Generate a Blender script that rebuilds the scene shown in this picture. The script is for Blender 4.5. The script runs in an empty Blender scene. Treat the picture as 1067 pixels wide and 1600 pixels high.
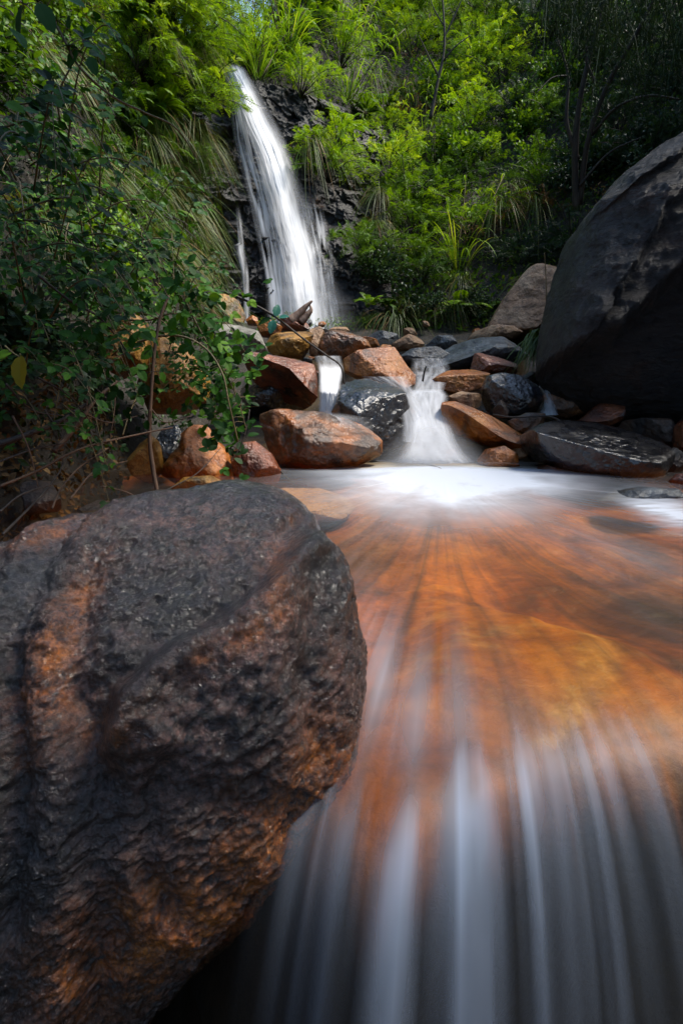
import bpy, bmesh, math, random
import numpy as np
from mathutils import Vector, Matrix, Euler

random.seed(7)
RNG = np.random.default_rng(7)
scene = bpy.context.scene
COL = scene.collection
R = math.radians

# ------------------------------------------------------------------ camera
CAM_H, PITCH, FPX = 0.80, R(15.0), 889.0          # height over the pool, tilt down, focal length in photo pixels
cam_d = bpy.data.cameras.new('camera')
cam_d.sensor_fit = 'VERTICAL'; cam_d.sensor_height = 36.0; cam_d.lens = 20.0
cam_d.clip_start = 0.02; cam_d.clip_end = 400.0
cam = bpy.data.objects.new('camera', cam_d); COL.objects.link(cam)
cam.location = (0, 0, CAM_H); cam.rotation_euler = (R(90) - PITCH, 0, 0)
scene.camera = cam
# ------------------------------------------------------------------ sky, sun, exposure
SUN_EL, SUN_AZ = R(57), R(86)                    # azimuth from +Y (ahead), positive to the right
w = bpy.data.worlds.new('World'); scene.world = w; w.use_nodes = True
wn = w.node_tree; wn.nodes.clear()
sky = wn.nodes.new('ShaderNodeTexSky'); sky.sky_type = 'NISHITA'; sky.sun_disc = False
sky.sun_elevation = SUN_EL; sky.sun_rotation = SUN_AZ
sky.air_density = 1.5; sky.dust_density = .8; sky.ozone_density = 3.0
bg = wn.nodes.new('ShaderNodeBackground'); bg.inputs['Strength'].default_value = 0.15
wo = wn.nodes.new('ShaderNodeOutputWorld')
wn.links.new(sky.outputs[0], bg.inputs[0]); wn.links.new(bg.outputs[0], wo.inputs[0])
sun_d = bpy.data.lights.new('sun', 'SUN'); sun_d.energy = 5.0; sun_d.angle = R(19); sun_d.color = (1.0, 0.93, 0.82)
sun = bpy.data.objects.new('sun', sun_d); COL.objects.link(sun)
sdir = Vector((math.sin(SUN_AZ) * math.cos(SUN_EL), math.cos(SUN_AZ) * math.cos(SUN_EL), math.sin(SUN_EL)))
sun.rotation_euler = sdir.to_track_quat('Z', 'Y').to_euler(); sun.location = (0, 0, 20)
scene.view_settings.view_transform = 'Standard'; scene.view_settings.look = 'None'
scene.view_settings.exposure = 0.74; scene.view_settings.gamma = 1.0
cy = scene.cycles
cy.max_bounces = 8; cy.diffuse_bounces = 3; cy.glossy_bounces = 3; cy.transmission_bounces = 4
cy.transparent_max_bounces = 24; cy.use_denoising = True; cy.sample_clamp_indirect = 6.0
cy.caustics_reflective = False; cy.caustics_refractive = False

# ------------------------------------------------------------------ camera maths (photo pixels 1067 x 1600 -> world)
FWD = np.array([0, math.cos(PITCH), -math.sin(PITCH)]); UP = np.array([0, math.sin(PITCH), math.cos(PITCH)])
RT = np.array([1.0, 0, 0]); EYE = np.array([0, 0, CAM_H])
def ray(px, py):
    return FWD + RT * ((px - 533.5) / FPX) + UP * ((800 - py) / FPX)
def at(px, py, Y):                                 # point seen at a photo pixel, Y metres ahead
    d = ray(px, py); return EYE + d * (Y / d[1])
def proj(p):
    v = np.asarray(p, float) - EYE
    dep = v @ FWD
    return 533.5 + FPX * (v @ RT) / dep, 800 - FPX * (v @ UP) / dep, dep
FLY = [-5, 4.5, 5.2, 6.0, 7.0, 8.0, 9.0, 30]
FLZ = [0, 0.0, 0.15, 0.40, 0.75, 1.15, 1.45, 1.6]
def floor_z(y): return np.interp(y, FLY, FLZ)
def on_floor(px, py):                              # where the view through a pixel meets the rising stream floor
    lo, hi = 0.3, 12.0
    for _ in range(50):
        m = (lo + hi) / 2
        if at(px, py, m)[2] > floor_z(m): lo = m
        else: hi = m
    return lo

# ------------------------------------------------------------------ noise
def _hash(ix, iy, iz, seed):
    h = (ix.astype(np.uint32) * np.uint32(374761393)) ^ (iy.astype(np.uint32) * np.uint32(668265263)) ^ \
        (iz.astype(np.uint32) * np.uint32(2147483647)) ^ np.uint32((seed * 1274126177) & 0xffffffff)
    h = (h ^ (h >> np.uint32(13))) * np.uint32(1274126177)
    h = (h ^ (h >> np.uint32(16))) * np.uint32(2246822519)
    return h ^ (h >> np.uint32(15))
def _g(h, x, y, z):
    a = (h & np.uint32(1023)).astype(np.float64) * (2 * math.pi / 1024)
    b = ((h >> np.uint32(10)) & np.uint32(1023)).astype(np.float64) / 511.5 - 1.0
    s = np.sqrt(np.maximum(0, 1 - b * b))
    return (np.cos(a) * s) * x + (np.sin(a) * s) * y + b * z
def pn(p, seed=0):
    p = np.asarray(p, float)
    f = np.floor(p); i = f.astype(np.int64); t = p - f
    u = t * t * t * (t * (t * 6 - 15) + 10)
    r = 0
    for dx in (0, 1):
        wx = u[:, 0] if dx else 1 - u[:, 0]
        for dy in (0, 1):
            wy = u[:, 1] if dy else 1 - u[:, 1]
            for dz in (0, 1):
                wz = u[:, 2] if dz else 1 - u[:, 2]
                r = r + wx * wy * wz * _g(_hash(i[:, 0] + dx, i[:, 1] + dy, i[:, 2] + dz, seed), t[:, 0] - dx, t[:, 1] - dy, t[:, 2] - dz)
    return r * 1.5
def fbm(p, oct=4, gain=0.5, lac=2.03, seed=0, ridged=False):
    p = np.asarray(p, float); a, s, tot = 1.0, 0.0, 0.0
    for k in range(oct):
        n = pn(p * lac ** k + 17.3 * k, seed + k)
        if ridged: n = 1 - 2 * np.abs(n)
        s = s + a * n; tot += a; a *= gain
    return s / tot
def worley(p, seed=0):                             # F1, F2, id of the nearest cell
    p = np.asarray(p, float); i = np.floor(p).astype(np.int64)
    f1 = np.full(len(p), 9.0); f2 = np.full(len(p), 9.0); idn = np.zeros(len(p))
    for dx in (-1, 0, 1):
        for dy in (-1, 0, 1):
            for dz in (-1, 0, 1):
                c = i + np.array([dx, dy, dz])
                h = _hash(c[:, 0], c[:, 1], c[:, 2], seed)
                q = np.stack([(h & np.uint32(1023)), (h >> np.uint32(10)) & np.uint32(1023), (h >> np.uint32(20)) & np.uint32(1023)], 1) / 1023.0
                d = np.linalg.norm(c + q - p, axis=1)
                idn = np.where(d < f1, (h & np.uint32(4095)) / 4095.0, idn)
                f2 = np.where(d < f1, f1, np.minimum(f2, d)); f1 = np.minimum(f1, d)
    return f1, f2, idn
def sstep(a, b, x):
    t = np.clip((x - a) / (b - a), 0, 1); return t * t * (3 - 2 * t)
def unit(v):
    v = np.asarray(v, float); return v / (np.linalg.norm(v, axis=-1, keepdims=True) + 1e-12)

# ------------------------------------------------------------------ mesh helpers
def mesh(name, V, F, mat=None, attrs=None, smooth=True, link=True, parent=None, mats=None, fmat=None):
    """V (n,3); F one array (m,3|4) or a list of such arrays -> linked object"""
    V = np.asarray(V, np.float32)
    Fs = F if isinstance(F, list) else [F]
    Fs = [np.asarray(f, np.int32) for f in Fs if len(f)]
    me = bpy.data.meshes.new(name)
    nl = sum(f.size for f in Fs); nf = sum(len(f) for f in Fs)
    me.vertices.add(len(V)); me.vertices.foreach_set('co', V.ravel())
    me.loops.add(nl); me.polygons.add(nf)
    me.loops.foreach_set('vertex_index', np.concatenate([f.ravel() for f in Fs]))
    tot = np.concatenate([np.full(len(f), f.shape[1], np.int32) for f in Fs])
    st = np.concatenate([[0], np.cumsum(tot)[:-1]]).astype(np.int32)
    me.polygons.foreach_set('loop_start', st); me.polygons.foreach_set('loop_total', tot)
    me.polygons.foreach_set('use_smooth', np.full(nf, smooth, bool))
    for k, a in (attrs or {}).items():
        at_ = me.attributes.new(k, 'FLOAT', 'POINT'); at_.data.foreach_set('value', np.asarray(a, np.float32).ravel())
    me.update(calc_edges=True)
    if mat: me.materials.append(mat)
    o = bpy.data.objects.new(name, me)
    if link: COL.objects.link(o)
    if parent: o.parent = parent
    return o
def grid_faces(nu, nv):
    i = np.arange(nu - 1)[:, None] * nv + np.arange(nv - 1)[None, :]
    i = i.ravel(); return np.stack([i, i + nv, i + nv + 1, i + 1], 1)
def tag(o, label=None, cat=None, group=None, kind=None):
    if label: o['label'] = label
    if cat: o['category'] = cat
    if group: o['group'] = group
    if kind: o['kind'] = kind
    return o
def empty(name, loc=(0, 0, 0)):
    o = bpy.data.objects.new(name, None); COL.objects.link(o); o.location = loc; o.empty_display_size = 0.1; return o
def copy_thing(root):
    r = root.copy(); COL.objects.link(r)
    for ch in list(root.children):
        c = ch.copy(); COL.objects.link(c); c.parent = r
        for g in list(ch.children):
            d = g.copy(); COL.objects.link(d); d.parent = c
    return r
def spline(pts, n):
    """smooth polyline through pts (Catmull-Rom), n samples"""
    p = np.asarray(pts, float); k = len(p)
    if k == 2: return p[0] + (p[1] - p[0]) * np.linspace(0, 1, n)[:, None]
    q = np.vstack([2 * p[0] - p[1], p, 2 * p[-1] - p[-2]])
    t = np.linspace(0, k - 1 - 1e-6, n); i = t.astype(int); f = (t - i)[:, None]
    a, b, c, d = q[i], q[i + 1], q[i + 2], q[i + 3]
    return 0.5 * (2 * b + (c - a) * f + (2 * a - 5 * b + 4 * c - d) * f ** 2 + (3 * b - a - 3 * c + d) * f ** 3)
class Geo:
    def __init__(s): s.V = []; s.Q = []; s.T = []; s.A = []; s.n = 0
    def add(s, V, Q=None, T=None, tone=0.5):
        V = np.asarray(V, float).reshape(-1, 3)
        s.V.append(V)
        if Q is not None and len(Q): s.Q.append(np.asarray(Q).reshape(-1, 4) + s.n)
        if T is not None and len(T): s.T.append(np.asarray(T).reshape(-1, 3) + s.n)
        s.A.append(np.broadcast_to(np.asarray(tone, float), (len(V),)).copy()); s.n += len(V)
    def tube(s, pts, r0, r1, sides=6, n=None, tone=0.5, bump=0.0):
        p = spline(pts, n or max(6, 4 * len(pts))); k = len(p)
        t = unit(np.gradient(p, axis=0))
        ref = np.array([0.3, 0.2, 1.0]) if abs(t[0][2]) < 0.9 else np.array([1.0, 0.2, 0.1])
        a = unit(np.cross(t, ref)); b = np.cross(t, a)
        rad = np.linspace(r0, r1, k)
        if bump: rad = rad * (1 + bump * RNG.uniform(-1, 1, k))
        ang = np.linspace(0, 2 * math.pi, sides, endpoint=False)
        V = p[:, None, :] + rad[:, None, None] * (a[:, None, :] * np.cos(ang)[None, :, None] + b[:, None, :] * np.sin(ang)[None, :, None])
        V = np.vstack([V.reshape(-1, 3), p[0], p[-1]])
        Q = []; T = []
        for i in range(k - 1):
            for j in range(sides):
                j2 = (j + 1) % sides
                Q.append((i * sides + j, i * sides + j2, (i + 1) * sides + j2, (i + 1) * sides + j))
        for j in range(sides):
            j2 = (j + 1) % sides
            T.append((k * sides, j2, j)); T.append((k * sides + 1, (k - 1) * sides + j, (k - 1) * sides + j2))
        s.add(V, Q, T, tone)
    def leaves(s, P, D, N, L, W, tmpl, tone):
        tv, tq, tt = tmpl
        P = np.atleast_2d(P); m = len(P)
        D = unit(D); S = unit(np.cross(D, N)); N = np.cross(S, D)
        L = np.broadcast_to(L, (m,)); W = np.broadcast_to(W, (m,)); tone = np.broadcast_to(tone, (m,))
        V = P[:, None] + D[:, None] * (tv[None, :, 0, None] * L[:, None, None]) + S[:, None] * (tv[None, :, 1, None] * W[:, None, None]) \
            + N[:, None] * (tv[None, :, 2, None] * L[:, None, None])
        k = len(tv); off = (np.arange(m) * k)[:, None, None]
        Q = (np.asarray(tq)[None] + off).reshape(-1, 4) if len(tq) else None
        T = (np.asarray(tt)[None] + off).reshape(-1, 3) if len(tt) else None
        s.add(V.reshape(-1, 3), Q, T, np.repeat(tone, k))
    def ribbon(s, C, W, tone, N=None):
        """C (m,k,3) centre lines, W (m,) widths; tapered blades"""
        C = np.asarray(C, float); m, k = C.shape[:2]
        t = unit(np.gradient(C, axis=1))
        side = unit(np.cross(t, N if N is not None else np.array([0.12, 0.2, 1.0])))
        prof = np.sin(np.linspace(0.35, math.pi, k)) ** 0.7; prof[-1] = 0.03
        o = side * (np.broadcast_to(W, (m,))[:, None] * prof[None])[..., None] * 0.5
        V = np.stack([C - o, C + o], 2).reshape(-1, 3)
        b = (np.arange(m) * k * 2)[:, None] + (np.arange(k - 1) * 2)[None]; b = b.ravel()
        s.add(V, np.stack([b, b + 1, b + 3, b + 2], 1), None, np.repeat(np.broadcast_to(tone, (m,)), k * 2))
    def build(s, name, mat, parent=None, smooth=True, link=True):
        V = np.vstack(s.V); F = []
        if s.Q: F.append(np.vstack(s.Q))
        if s.T: F.append(np.vstack(s.T))
        return mesh(name, V, F, mat, {'tone': np.concatenate(s.A)}, smooth, link, parent)
DIAMOND = (np.array([[0, 0, 0], [.45, .5, .05], [1, 0, -.12], [.45, -.5, .05]]), [(0, 1, 2, 3)], [])
LEAF = (np.array([[0, 0, 0], [.2, .36, .05], [.2, 0, 0], [.2, -.36, .05], [.5, .5, .06], [.5, 0, -.01], [.5, -.5, .06],
                  [.8, .3, -.01], [.8, 0, -.07], [.8, -.3, -.01], [1, 0, -.17]]),
        [(2, 1, 4, 5), (3, 2, 5, 6), (5, 4, 7, 8), (6, 5, 8, 9)], [(0, 1, 2), (0, 2, 3), (8, 7, 10), (9, 8, 10)])
def _serrated():
    us = [0, .1, .2, .32, .45, .58, .7, .82, .92, 1.0]; hw = [.02, .26, .40, .48, .50, .46, .38, .27, .14, 0]
    V = []; Q = []; T = []
    for i, (u, h) in enumerate(zip(us, hw)):
        j = 0.0 if i in (0, 9) else (0.035 if i % 2 else -0.02)
        dz = -.16 * u * u; V += [[u, h + j, .10 * h + dz], [u - .012 * (i % 2), 0, dz], [u, -h - j, .10 * h + dz]]
    for i in range(len(us) - 1):
        a = 3 * i; Q += [(a + 1, a, a + 3, a + 4), (a + 2, a + 1, a + 4, a + 5)]
    return np.array(V), Q, T
BRAMBLE = _serrated()

# ------------------------------------------------------------------ materials
class NT:
    def __init__(s, name):
        s.m = bpy.data.materials.new(name); s.m.use_nodes = True; s.t = s.m.node_tree; s.t.nodes.clear()
    def n(s, typ, ins=None, **props):
        nd = s.t.nodes.new('ShaderNode' + typ)
        for k, v in props.items(): setattr(nd, k, v)
        for k, v in (ins or {}).items():
            sk = nd.inputs[k]
            if hasattr(v, 'is_output'): s.t.links.new(v, sk)
            else: sk.default_value = v
        return nd
    def ramp(s, fac, stops, interp='LINEAR'):
        nd = s.n('ValToRGB', {'Fac': fac}); cr = nd.color_ramp; cr.interpolation = interp
        while len(cr.elements) < len(stops): cr.elements.new(0.5)
        for e, (p, c) in zip(cr.elements, stops):
            e.position = p; e.color = (*c, 1) if hasattr(c, '__len__') else (c, c, c, 1)
        return nd.outputs['Color']
    def noise(s, vec, scale, detail=6, rough=0.55, dist=0.0):
        return s.n('TexNoise', {'Vector': vec, 'Scale': scale, 'Detail': detail, 'Roughness': rough, 'Distortion': dist}).outputs['Fac']
    def math(s, op, a, b=0.0, c=0.0, clamp=False):
        nd = s.n('Math', {0: a, 1: b, 2: c}, operation=op, use_clamp=clamp); return nd.outputs[0]
    def mix(s, fac, a, b, mode='MIX'):
        nd = s.n('Mix', {0: fac, 6: a, 7: b}, data_type='RGBA', blend_type=mode); return nd.outputs[2]
    def attr(s, name): return s.n('Attribute', attribute_name=name, attribute_type='GEOMETRY').outputs['Fac']
    def out(s, sh, vol=None):
        o = s.n('OutputMaterial'); s.t.links.new(sh, o.inputs['Surface']); return s.m
    def coords(s, rnd=True, stretch=None):
        c = s.n('TexCoord').outputs['Object']
        if rnd:
            r_ = s.n('ObjectInfo').outputs['Random']
            off = s.n('CombineXYZ', {0: s.math('MULTIPLY', r_, 37.0), 1: s.math('MULTIPLY', r_, 91.0), 2: s.math('MULTIPLY', r_, 53.0)}).outputs[0]
            c = s.n('VectorMath', {0: c, 1: off}, operation='ADD').outputs[0]
        if stretch: c = s.n('Mapping', {'Vector': c, 'Rotation': stretch[0], 'Scale': stretch[1]}).outputs[0]
        return c
def c4(c): return (*c, 1.0)
def rock_mat(name, dark, mid, light, accent=None, acc=(.56, .66), wet=0.6, scale=4.0, bump=0.5, grain=0.5, stretch=None):
    k = NT(name); co = k.coords(True, stretch)
    n1 = k.noise(co, scale, 10, .62, .4)
    base = k.ramp(n1, [(.30, dark), (.48, mid), (.68, light)])
    if accent is not None:
        n4 = k.noise(co, scale * .55, 8, .6, 1.0)
        base = k.mix(k.ramp(n4, [(acc[0], 0.0), (acc[1], 1.0)]), base, c4(accent))
    g = k.noise(co, scale * 17, 6, .7)
    base = k.mix(grain, base, k.ramp(g, [(.3, .18), (.5, .9), (.72, 1.6)]), 'MULTIPLY')
    # thin dark joints
    v = k.n('TexVoronoi', {'Vector': k.n('VectorMath', {0: co, 1: k.n('TexNoise', {'Vector': co, 'Scale': 3.0, 'Detail': 5.0}).outputs['Color']}, operation='ADD').outputs[0],
                           'Scale': scale * .6}, feature='DISTANCE_TO_EDGE').outputs['Distance']
    crack = k.ramp(v, [(.0, 0.0), (.035, 1.0)])
    base = k.mix(.55, base, k.mix(crack, (.25, .22, .2, 1), (1, 1, 1, 1)), 'MULTIPLY')
    rn = k.noise(co, scale * 1.7, 6, .6)
    rough = k.ramp(rn, [(.35, .62 - .48 * wet), (.65, .85 - .45 * wet)])
    h1 = k.noise(co, scale * 6, 12, .68); h2 = k.noise(co, scale * 30, 6, .65)
    hh = k.math('ADD', k.math('MULTIPLY', h1, .75), k.math('ADD', k.math('MULTIPLY', h2, .18), k.math('MULTIPLY', crack, .10)))
    b = k.n('Bump', {'Strength': bump, 'Distance': .22 / scale, 'Height': hh}).outputs[0]
    b2 = k.n('Bump', {'Strength': bump * .8, 'Distance': .22 / scale, 'Height': k.noise(co, scale * 7, 8, .66)}).outputs[0]
    p = k.n('BsdfPrincipled', {'Base Color': base, 'Roughness': rough, 'Normal': b, 'Specular IOR Level': .35 + .2 * wet, 'Coat Weight': min(1, max(0, wet - .25) * (1.8 if wet > .9 else 1.1)), 'Coat Roughness': .15, 'Coat IOR': 1.45, 'Coat Normal': b2})
    return k.out(p.outputs[0])
def leaf_mat(name, cols, trans=0.38, rough=.48, rnd=.35, spec=.35):
    k = NT(name)
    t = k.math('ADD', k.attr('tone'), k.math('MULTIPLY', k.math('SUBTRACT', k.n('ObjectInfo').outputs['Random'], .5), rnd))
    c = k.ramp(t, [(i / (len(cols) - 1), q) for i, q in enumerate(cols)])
    p = k.n('BsdfPrincipled', {'Base Color': c, 'Roughness': rough, 'Specular IOR Level': spec})
    tr = k.n('BsdfTranslucent', {'Color': k.mix(1.0, c, (1.35, 1.15, .45, 1), 'MULTIPLY')})
    return k.out(k.n('MixShader', {0: trans, 1: p.outputs[0], 2: tr.outputs[0]}).outputs[0])
def bark_mat(name, a, b, rough=.75, scale=12):
    k = NT(name); co = k.coords(True, ((0, 0, 0), (1, 1, .25)))
    n = k.noise(co, scale, 8, .65)
    c = k.ramp(n, [(.3, a), (.68, b)])
    bp = k.n('Bump', {'Strength': .6, 'Distance': .01, 'Height': k.noise(co, scale * 4, 6)}).outputs[0]
    return k.out(k.n('BsdfPrincipled', {'Base Color': c, 'Roughness': rough, 'Normal': bp}).outputs[0])

M = {}
M['orange'] = rock_mat('orange wet rock', (.05, .014, .003), (.33, .095, .010), (.50, .20, .04), (.03, .018, .012), (.55, .68), .75)
M['red'] = rock_mat('red brown wet rock', (.03, .010, .006), (.17, .045, .018), (.36, .12, .05), (.025, .022, .022), (.52, .62), .85)
M['ochre'] = rock_mat('ochre rock', (.05, .025, .005), (.30, .14, .018), (.48, .27, .06), (.05, .03, .010), (.56, .68), .55)
M['mixed'] = rock_mat('half dark rock', (.012, .010, .010), (.085, .042, .022), (.34, .13, .04), (.33, .11, .025), (.50, .62), .8, 5)
M['black'] = rock_mat('black wet rock', (.006, .006, .008), (.020, .020, .024), (.05, .046, .045), (.11, .05, .02), (.60, .72), .95, 5, .32)
M['jet'] = rock_mat('jet black wet rock', (.004, .004, .006), (.010, .010, .013), (.022, .022, .026), None, (.6, .7), .95, 5, .28)
M['slate'] = rock_mat('blue grey rock', (.018, .021, .027), (.06, .07, .082), (.16, .18, .20), (.035, .03, .025), (.56, .66), .6, 6)
M['grey'] = rock_mat('pale grey rock', (.06, .058, .05), (.17, .165, .145), (.30, .29, .26), (.14, .10, .05), (.58, .7), .3, 5)
M['tan'] = rock_mat('tan rock', (.10, .055, .03), (.30, .17, .09), (.46, .31, .19), (.10, .06, .04), (.58, .7), .4)
M['dim'] = rock_mat('dark brown rock', (.010, .008, .008), (.045, .028, .020), (.10, .055, .032), (.02, .02, .022), (.52, .62), .5)
M['giant'] = rock_mat('near black boulder rock', (.004, .004, .006), (.015, .013, .013), (.034, .026, .022), (.045, .020, .011), (.58, .70), .45, 2.2, 1.0, .75,
                      ((.2, .9, .2), (1, 1, 2.6)))
M['bark'] = bark_mat('brown bark', (.03, .016, .010), (.13, .075, .045))
M['bark_dark'] = bark_mat('dark bark', (.010, .008, .008), (.045, .035, .028))
M['bark_pale'] = bark_mat('pale bark', (.16, .14, .10), (.42, .38, .30))
M['twig'] = bark_mat('green brown stem', (.04, .03, .012), (.16, .12, .04), .6, 30)
M['driftwood'] = bark_mat('weathered wood', (.09, .05, .035), (.32, .22, .17), .6, 16)
M['bright'] = leaf_mat('bright feathery foliage', [(.035, .09, .003), (.11, .235, .005), (.20, .37, .008), (.31, .46, .016)], .45)
M['lime'] = leaf_mat('lime feathery foliage', [(.06, .15, .004), (.16, .32, .006), (.28, .46, .010), (.42, .54, .03)], .48)
M['mid'] = leaf_mat('mid green foliage', [(.018, .055, .005), (.055, .135, .007), (.11, .23, .010), (.19, .30, .016)], .4)
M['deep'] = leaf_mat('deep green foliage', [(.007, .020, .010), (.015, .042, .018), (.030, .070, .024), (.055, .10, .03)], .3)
M['reed'] = leaf_mat('reed blades', [(.045, .12, .006), (.12, .27, .010), (.22, .40, .018), (.36, .46, .05)], .42)
M['grassy'] = leaf_mat('hanging grass', [(.016, .036, .006), (.040, .088, .010), (.085, .14, .016), (.17, .18, .04)], .32)
M['bramble'] = leaf_mat('bramble leaves', [(.005, .020, .004), (.013, .055, .007), (.035, .125, .008), (.13, .27, .012)], .32, .55, .3, .22)
M['teal'] = leaf_mat('blue green leaf', [(.02, .10, .075), (.03, .16, .12)], .25, .4)
M['yellow'] = leaf_mat('yellowing leaf', [(.16, .15, .012), (.24, .20, .02)], .35, .5)
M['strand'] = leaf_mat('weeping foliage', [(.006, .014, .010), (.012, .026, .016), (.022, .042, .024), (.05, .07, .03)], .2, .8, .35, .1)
M['dry'] = leaf_mat('dry fronds', [(.06, .035, .015), (.14, .08, .03), (.24, .15, .06)], .2, .7)
def ground_mat():
    k = NT('dark wet earth'); co = k.coords(False)
    n = k.noise(co, 5, 10, .65)
    c = k.ramp(n, [(.32, (.006, .006, .006)), (.52, (.022, .017, .012)), (.72, (.05, .035, .02))])
    b = k.n('Bump', {'Strength': .8, 'Distance': .06, 'Height': k.noise(co, 16, 10, .7)}).outputs[0]
    return k.out(k.n('BsdfPrincipled', {'Base Color': c, 'Roughness': .6, 'Normal': b}).outputs[0])
M['ground'] = ground_mat()
def cliff_mat():
    k = NT('wet black cliff'); co = k.coords(False)
    n = k.noise(co, 3.0, 10, .65, .5)
    c = k.ramp(n, [(.3, (.006, .006, .008)), (.5, (.022, .021, .024)), (.72, (.06, .055, .055))])
    n2 = k.noise(co, 1.6, 8, .6, .6)
    c = k.mix(k.ramp(n2, [(.60, 0.0), (.72, .8)]), c, (.12, .045, .018, 1))
    b = k.n('Bump', {'Strength': .7, 'Distance': .05, 'Height': k.noise(co, 14, 12, .7)}).outputs[0]
    return k.out(k.n('BsdfPrincipled', {'Base Color': c, 'Roughness': .42, 'Normal': b, 'Specular IOR Level': .4}).outputs[0])
M['cliff'] = cliff_mat()
def bed_mat():
    k = NT('stained stream bed'); co = k.coords(False)
    n = k.noise(co, 2.2, 9, .6, .6)
    c = k.ramp(n, [(.28, (.06, .016, .003)), (.44, (.30, .080, .004)), (.57, (.52, .165, .005)), (.75, (.64, .28, .018))])
    c = k.mix(k.attr('gold'), c, k.ramp(k.noise(co, 7, 9, .6, .4), [(.3, (.26, .10, .010)), (.5, (.50, .24, .03)), (.72, (.86, .62, .24))]))
    g = k.noise(co, 30, 5, .6)
    c = k.mix(.35, c, k.ramp(g, [(.3, .4), (.6, 1.2)]), 'MULTIPLY')
    b = k.n('Bump', {'Strength': .5, 'Distance': .03, 'Height': k.noise(co, 12, 9, .65)}).outputs[0]
    c = k.mix(k.attr('stain_shade'), k.ramp(n, [(.3, (.003, .004, .006)), (.7, (.014, .015, .019))]), c)
    return k.out(k.n('BsdfPrincipled', {'Base Color': c, 'Roughness': .5, 'Normal': b}).outputs[0])
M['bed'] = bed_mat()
def sunk_mat():
    k = NT('golden sunken rock'); co = k.coords(False)
    n = k.noise(co, 5, 10, .65, .5)
    c = k.ramp(n, [(.3, (.10, .035, .006)), (.48, (.28, .10, .010)), (.62, (.42, .19, .02)), (.80, (.66, .43, .14))])
    b = k.n('Bump', {'Strength': .6, 'Distance': .03, 'Height': k.noise(co, 14, 9, .65)}).outputs[0]
    return k.out(k.n('BsdfPrincipled', {'Base Color': c, 'Roughness': .5, 'Normal': b}).outputs[0])
M['sunk'] = sunk_mat()
def water_mat(name, tint=(.92, .80, .66), foamc=(.86, .88, .92), rough=.16, gloss=1.0):
    """clear stained water that carries silky white foam where the foam attribute says so"""
    k = NT(name)
    f = k.attr('foam')
    co = k.coords(False)
    b = k.n('Bump', {'Strength': .12, 'Distance': .03, 'Height': k.noise(co, 7, 3, .5)}).outputs[0]
    clear = k.n('BsdfTransparent', {'Color': c4(tint)})
    gl = k.n('BsdfGlossy', {'Color': (1, 1, 1, 1), 'Roughness': rough, 'Normal': b})
    fr = k.n('Fresnel', {'IOR': 1.33, 'Normal': b}).outputs[0]
    wsh = k.n('MixShader', {0: k.math('MULTIPLY', fr, gloss, clamp=True), 1: clear.outputs[0], 2: gl.outputs[0]})
    gn = k.n('NewGeometry').outputs['Normal']
    nn = k.n('VectorMath', {0: k.n('VectorMath', {0: gn, 3: .55}, operation='SCALE').outputs[0], 1: (0, 0, .6)}, operation='ADD').outputs[0]
    nn = k.n('VectorMath', {0: nn}, operation='NORMALIZE').outputs[0]
    di = k.n('BsdfDiffuse', {'Color': c4(foamc), 'Normal': nn}); tr = k.n('BsdfTranslucent', {'Color': c4(foamc)})
    fo = k.n('MixShader', {0: .3, 1: di.outputs[0], 2: tr.outputs[0]})
    return k.out(k.n('MixShader', {0: f, 1: wsh.outputs[0], 2: fo.outputs[0]}).outputs[0])
M['water'] = water_mat('stream water', foamc=(.74, .82, .94), tint=(.95, .80, .58), gloss=.5, rough=.38)
M['fall'] = water_mat('falling water', (1, 1, 1), (.88, .90, .95), .3, .0)

# ------------------------------------------------------------------ terrain
def slope_back(x): return np.interp(x, [-3, -1.4, -.5, .3, 1.0, 4], [4.4, 4.2, 2.6, 1.45, 1.15, 1.0])
def back_y(x): return np.interp(x, [-3, -1.8, -.2, .6, 2.0, 3.2, 5.0, 8.0], [9.15, 9.2, 9.25, 9.1, 8.8, 8.2, 6.6, 4.6])
def cliff_y(x, z): return back_y(x) + (z - 1.4) / slope_back(x)
def height(x, y):
    p = np.stack([x, y, 0 * x], 1)
    wob = fbm(p * .7, 4, seed=11)
    fl = np.where(y < 4.55, -.75, floor_z(y) - .12) + .08 * fbm(p * 2.2, 4, seed=3)
    lb = floor_z(y) - .25 + (-1.62 - .18 * wob - x) * (2.3 + .5 * wob)
    lb = np.minimum(lb, 5.2 + .35 * (-1.6 - x) + .8 * wob)
    bk = 1.4 + (y - back_y(x)) * slope_back(x) + .35 * fbm(p * .9, 4, seed=21)
    cap = 4.95 + .50 * (y - 10.1) + np.maximum(0, x + 1.1) * 2.2
    bk = np.where(y > 8.2, np.minimum(bk, np.maximum(cap, 4.95)), bk)
    bk = np.minimum(bk, 9.0 + .25 * (y - 12) + .5 * wob)
    rb = floor_z(y) - .2 + (x - np.interp(y, [-3, 3.5, 5, 8], [1.9, 2.5, 3.0, 4.2])) * 1.2
    rb = np.minimum(rb, 6.5 + .3 * x + wob)
    h = np.maximum(np.maximum(fl, lb), np.maximum(np.where(y > 5, bk, -9), rb))
    return h + .05 * fbm(p * 4, 3, seed=5)
xs = np.concatenate([np.linspace(-60, -8, 24)[:-1], np.linspace(-8, 9, 240), np.linspace(9, 60, 24)[1:]])
ys = np.concatenate([np.linspace(-40, -2, 20)[:-1], np.linspace(-2, 17, 260), np.linspace(17, 90, 24)[1:]])
X, Y = np.meshgrid(xs, ys, indexing='ij')
Z = height(X.ravel(), Y.ravel())
terrain = mesh('ground', np.stack([X.ravel(), Y.ravel(), Z], 1), grid_faces(len(xs), len(ys)), M['ground'])
tag(terrain, kind='structure')

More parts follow.
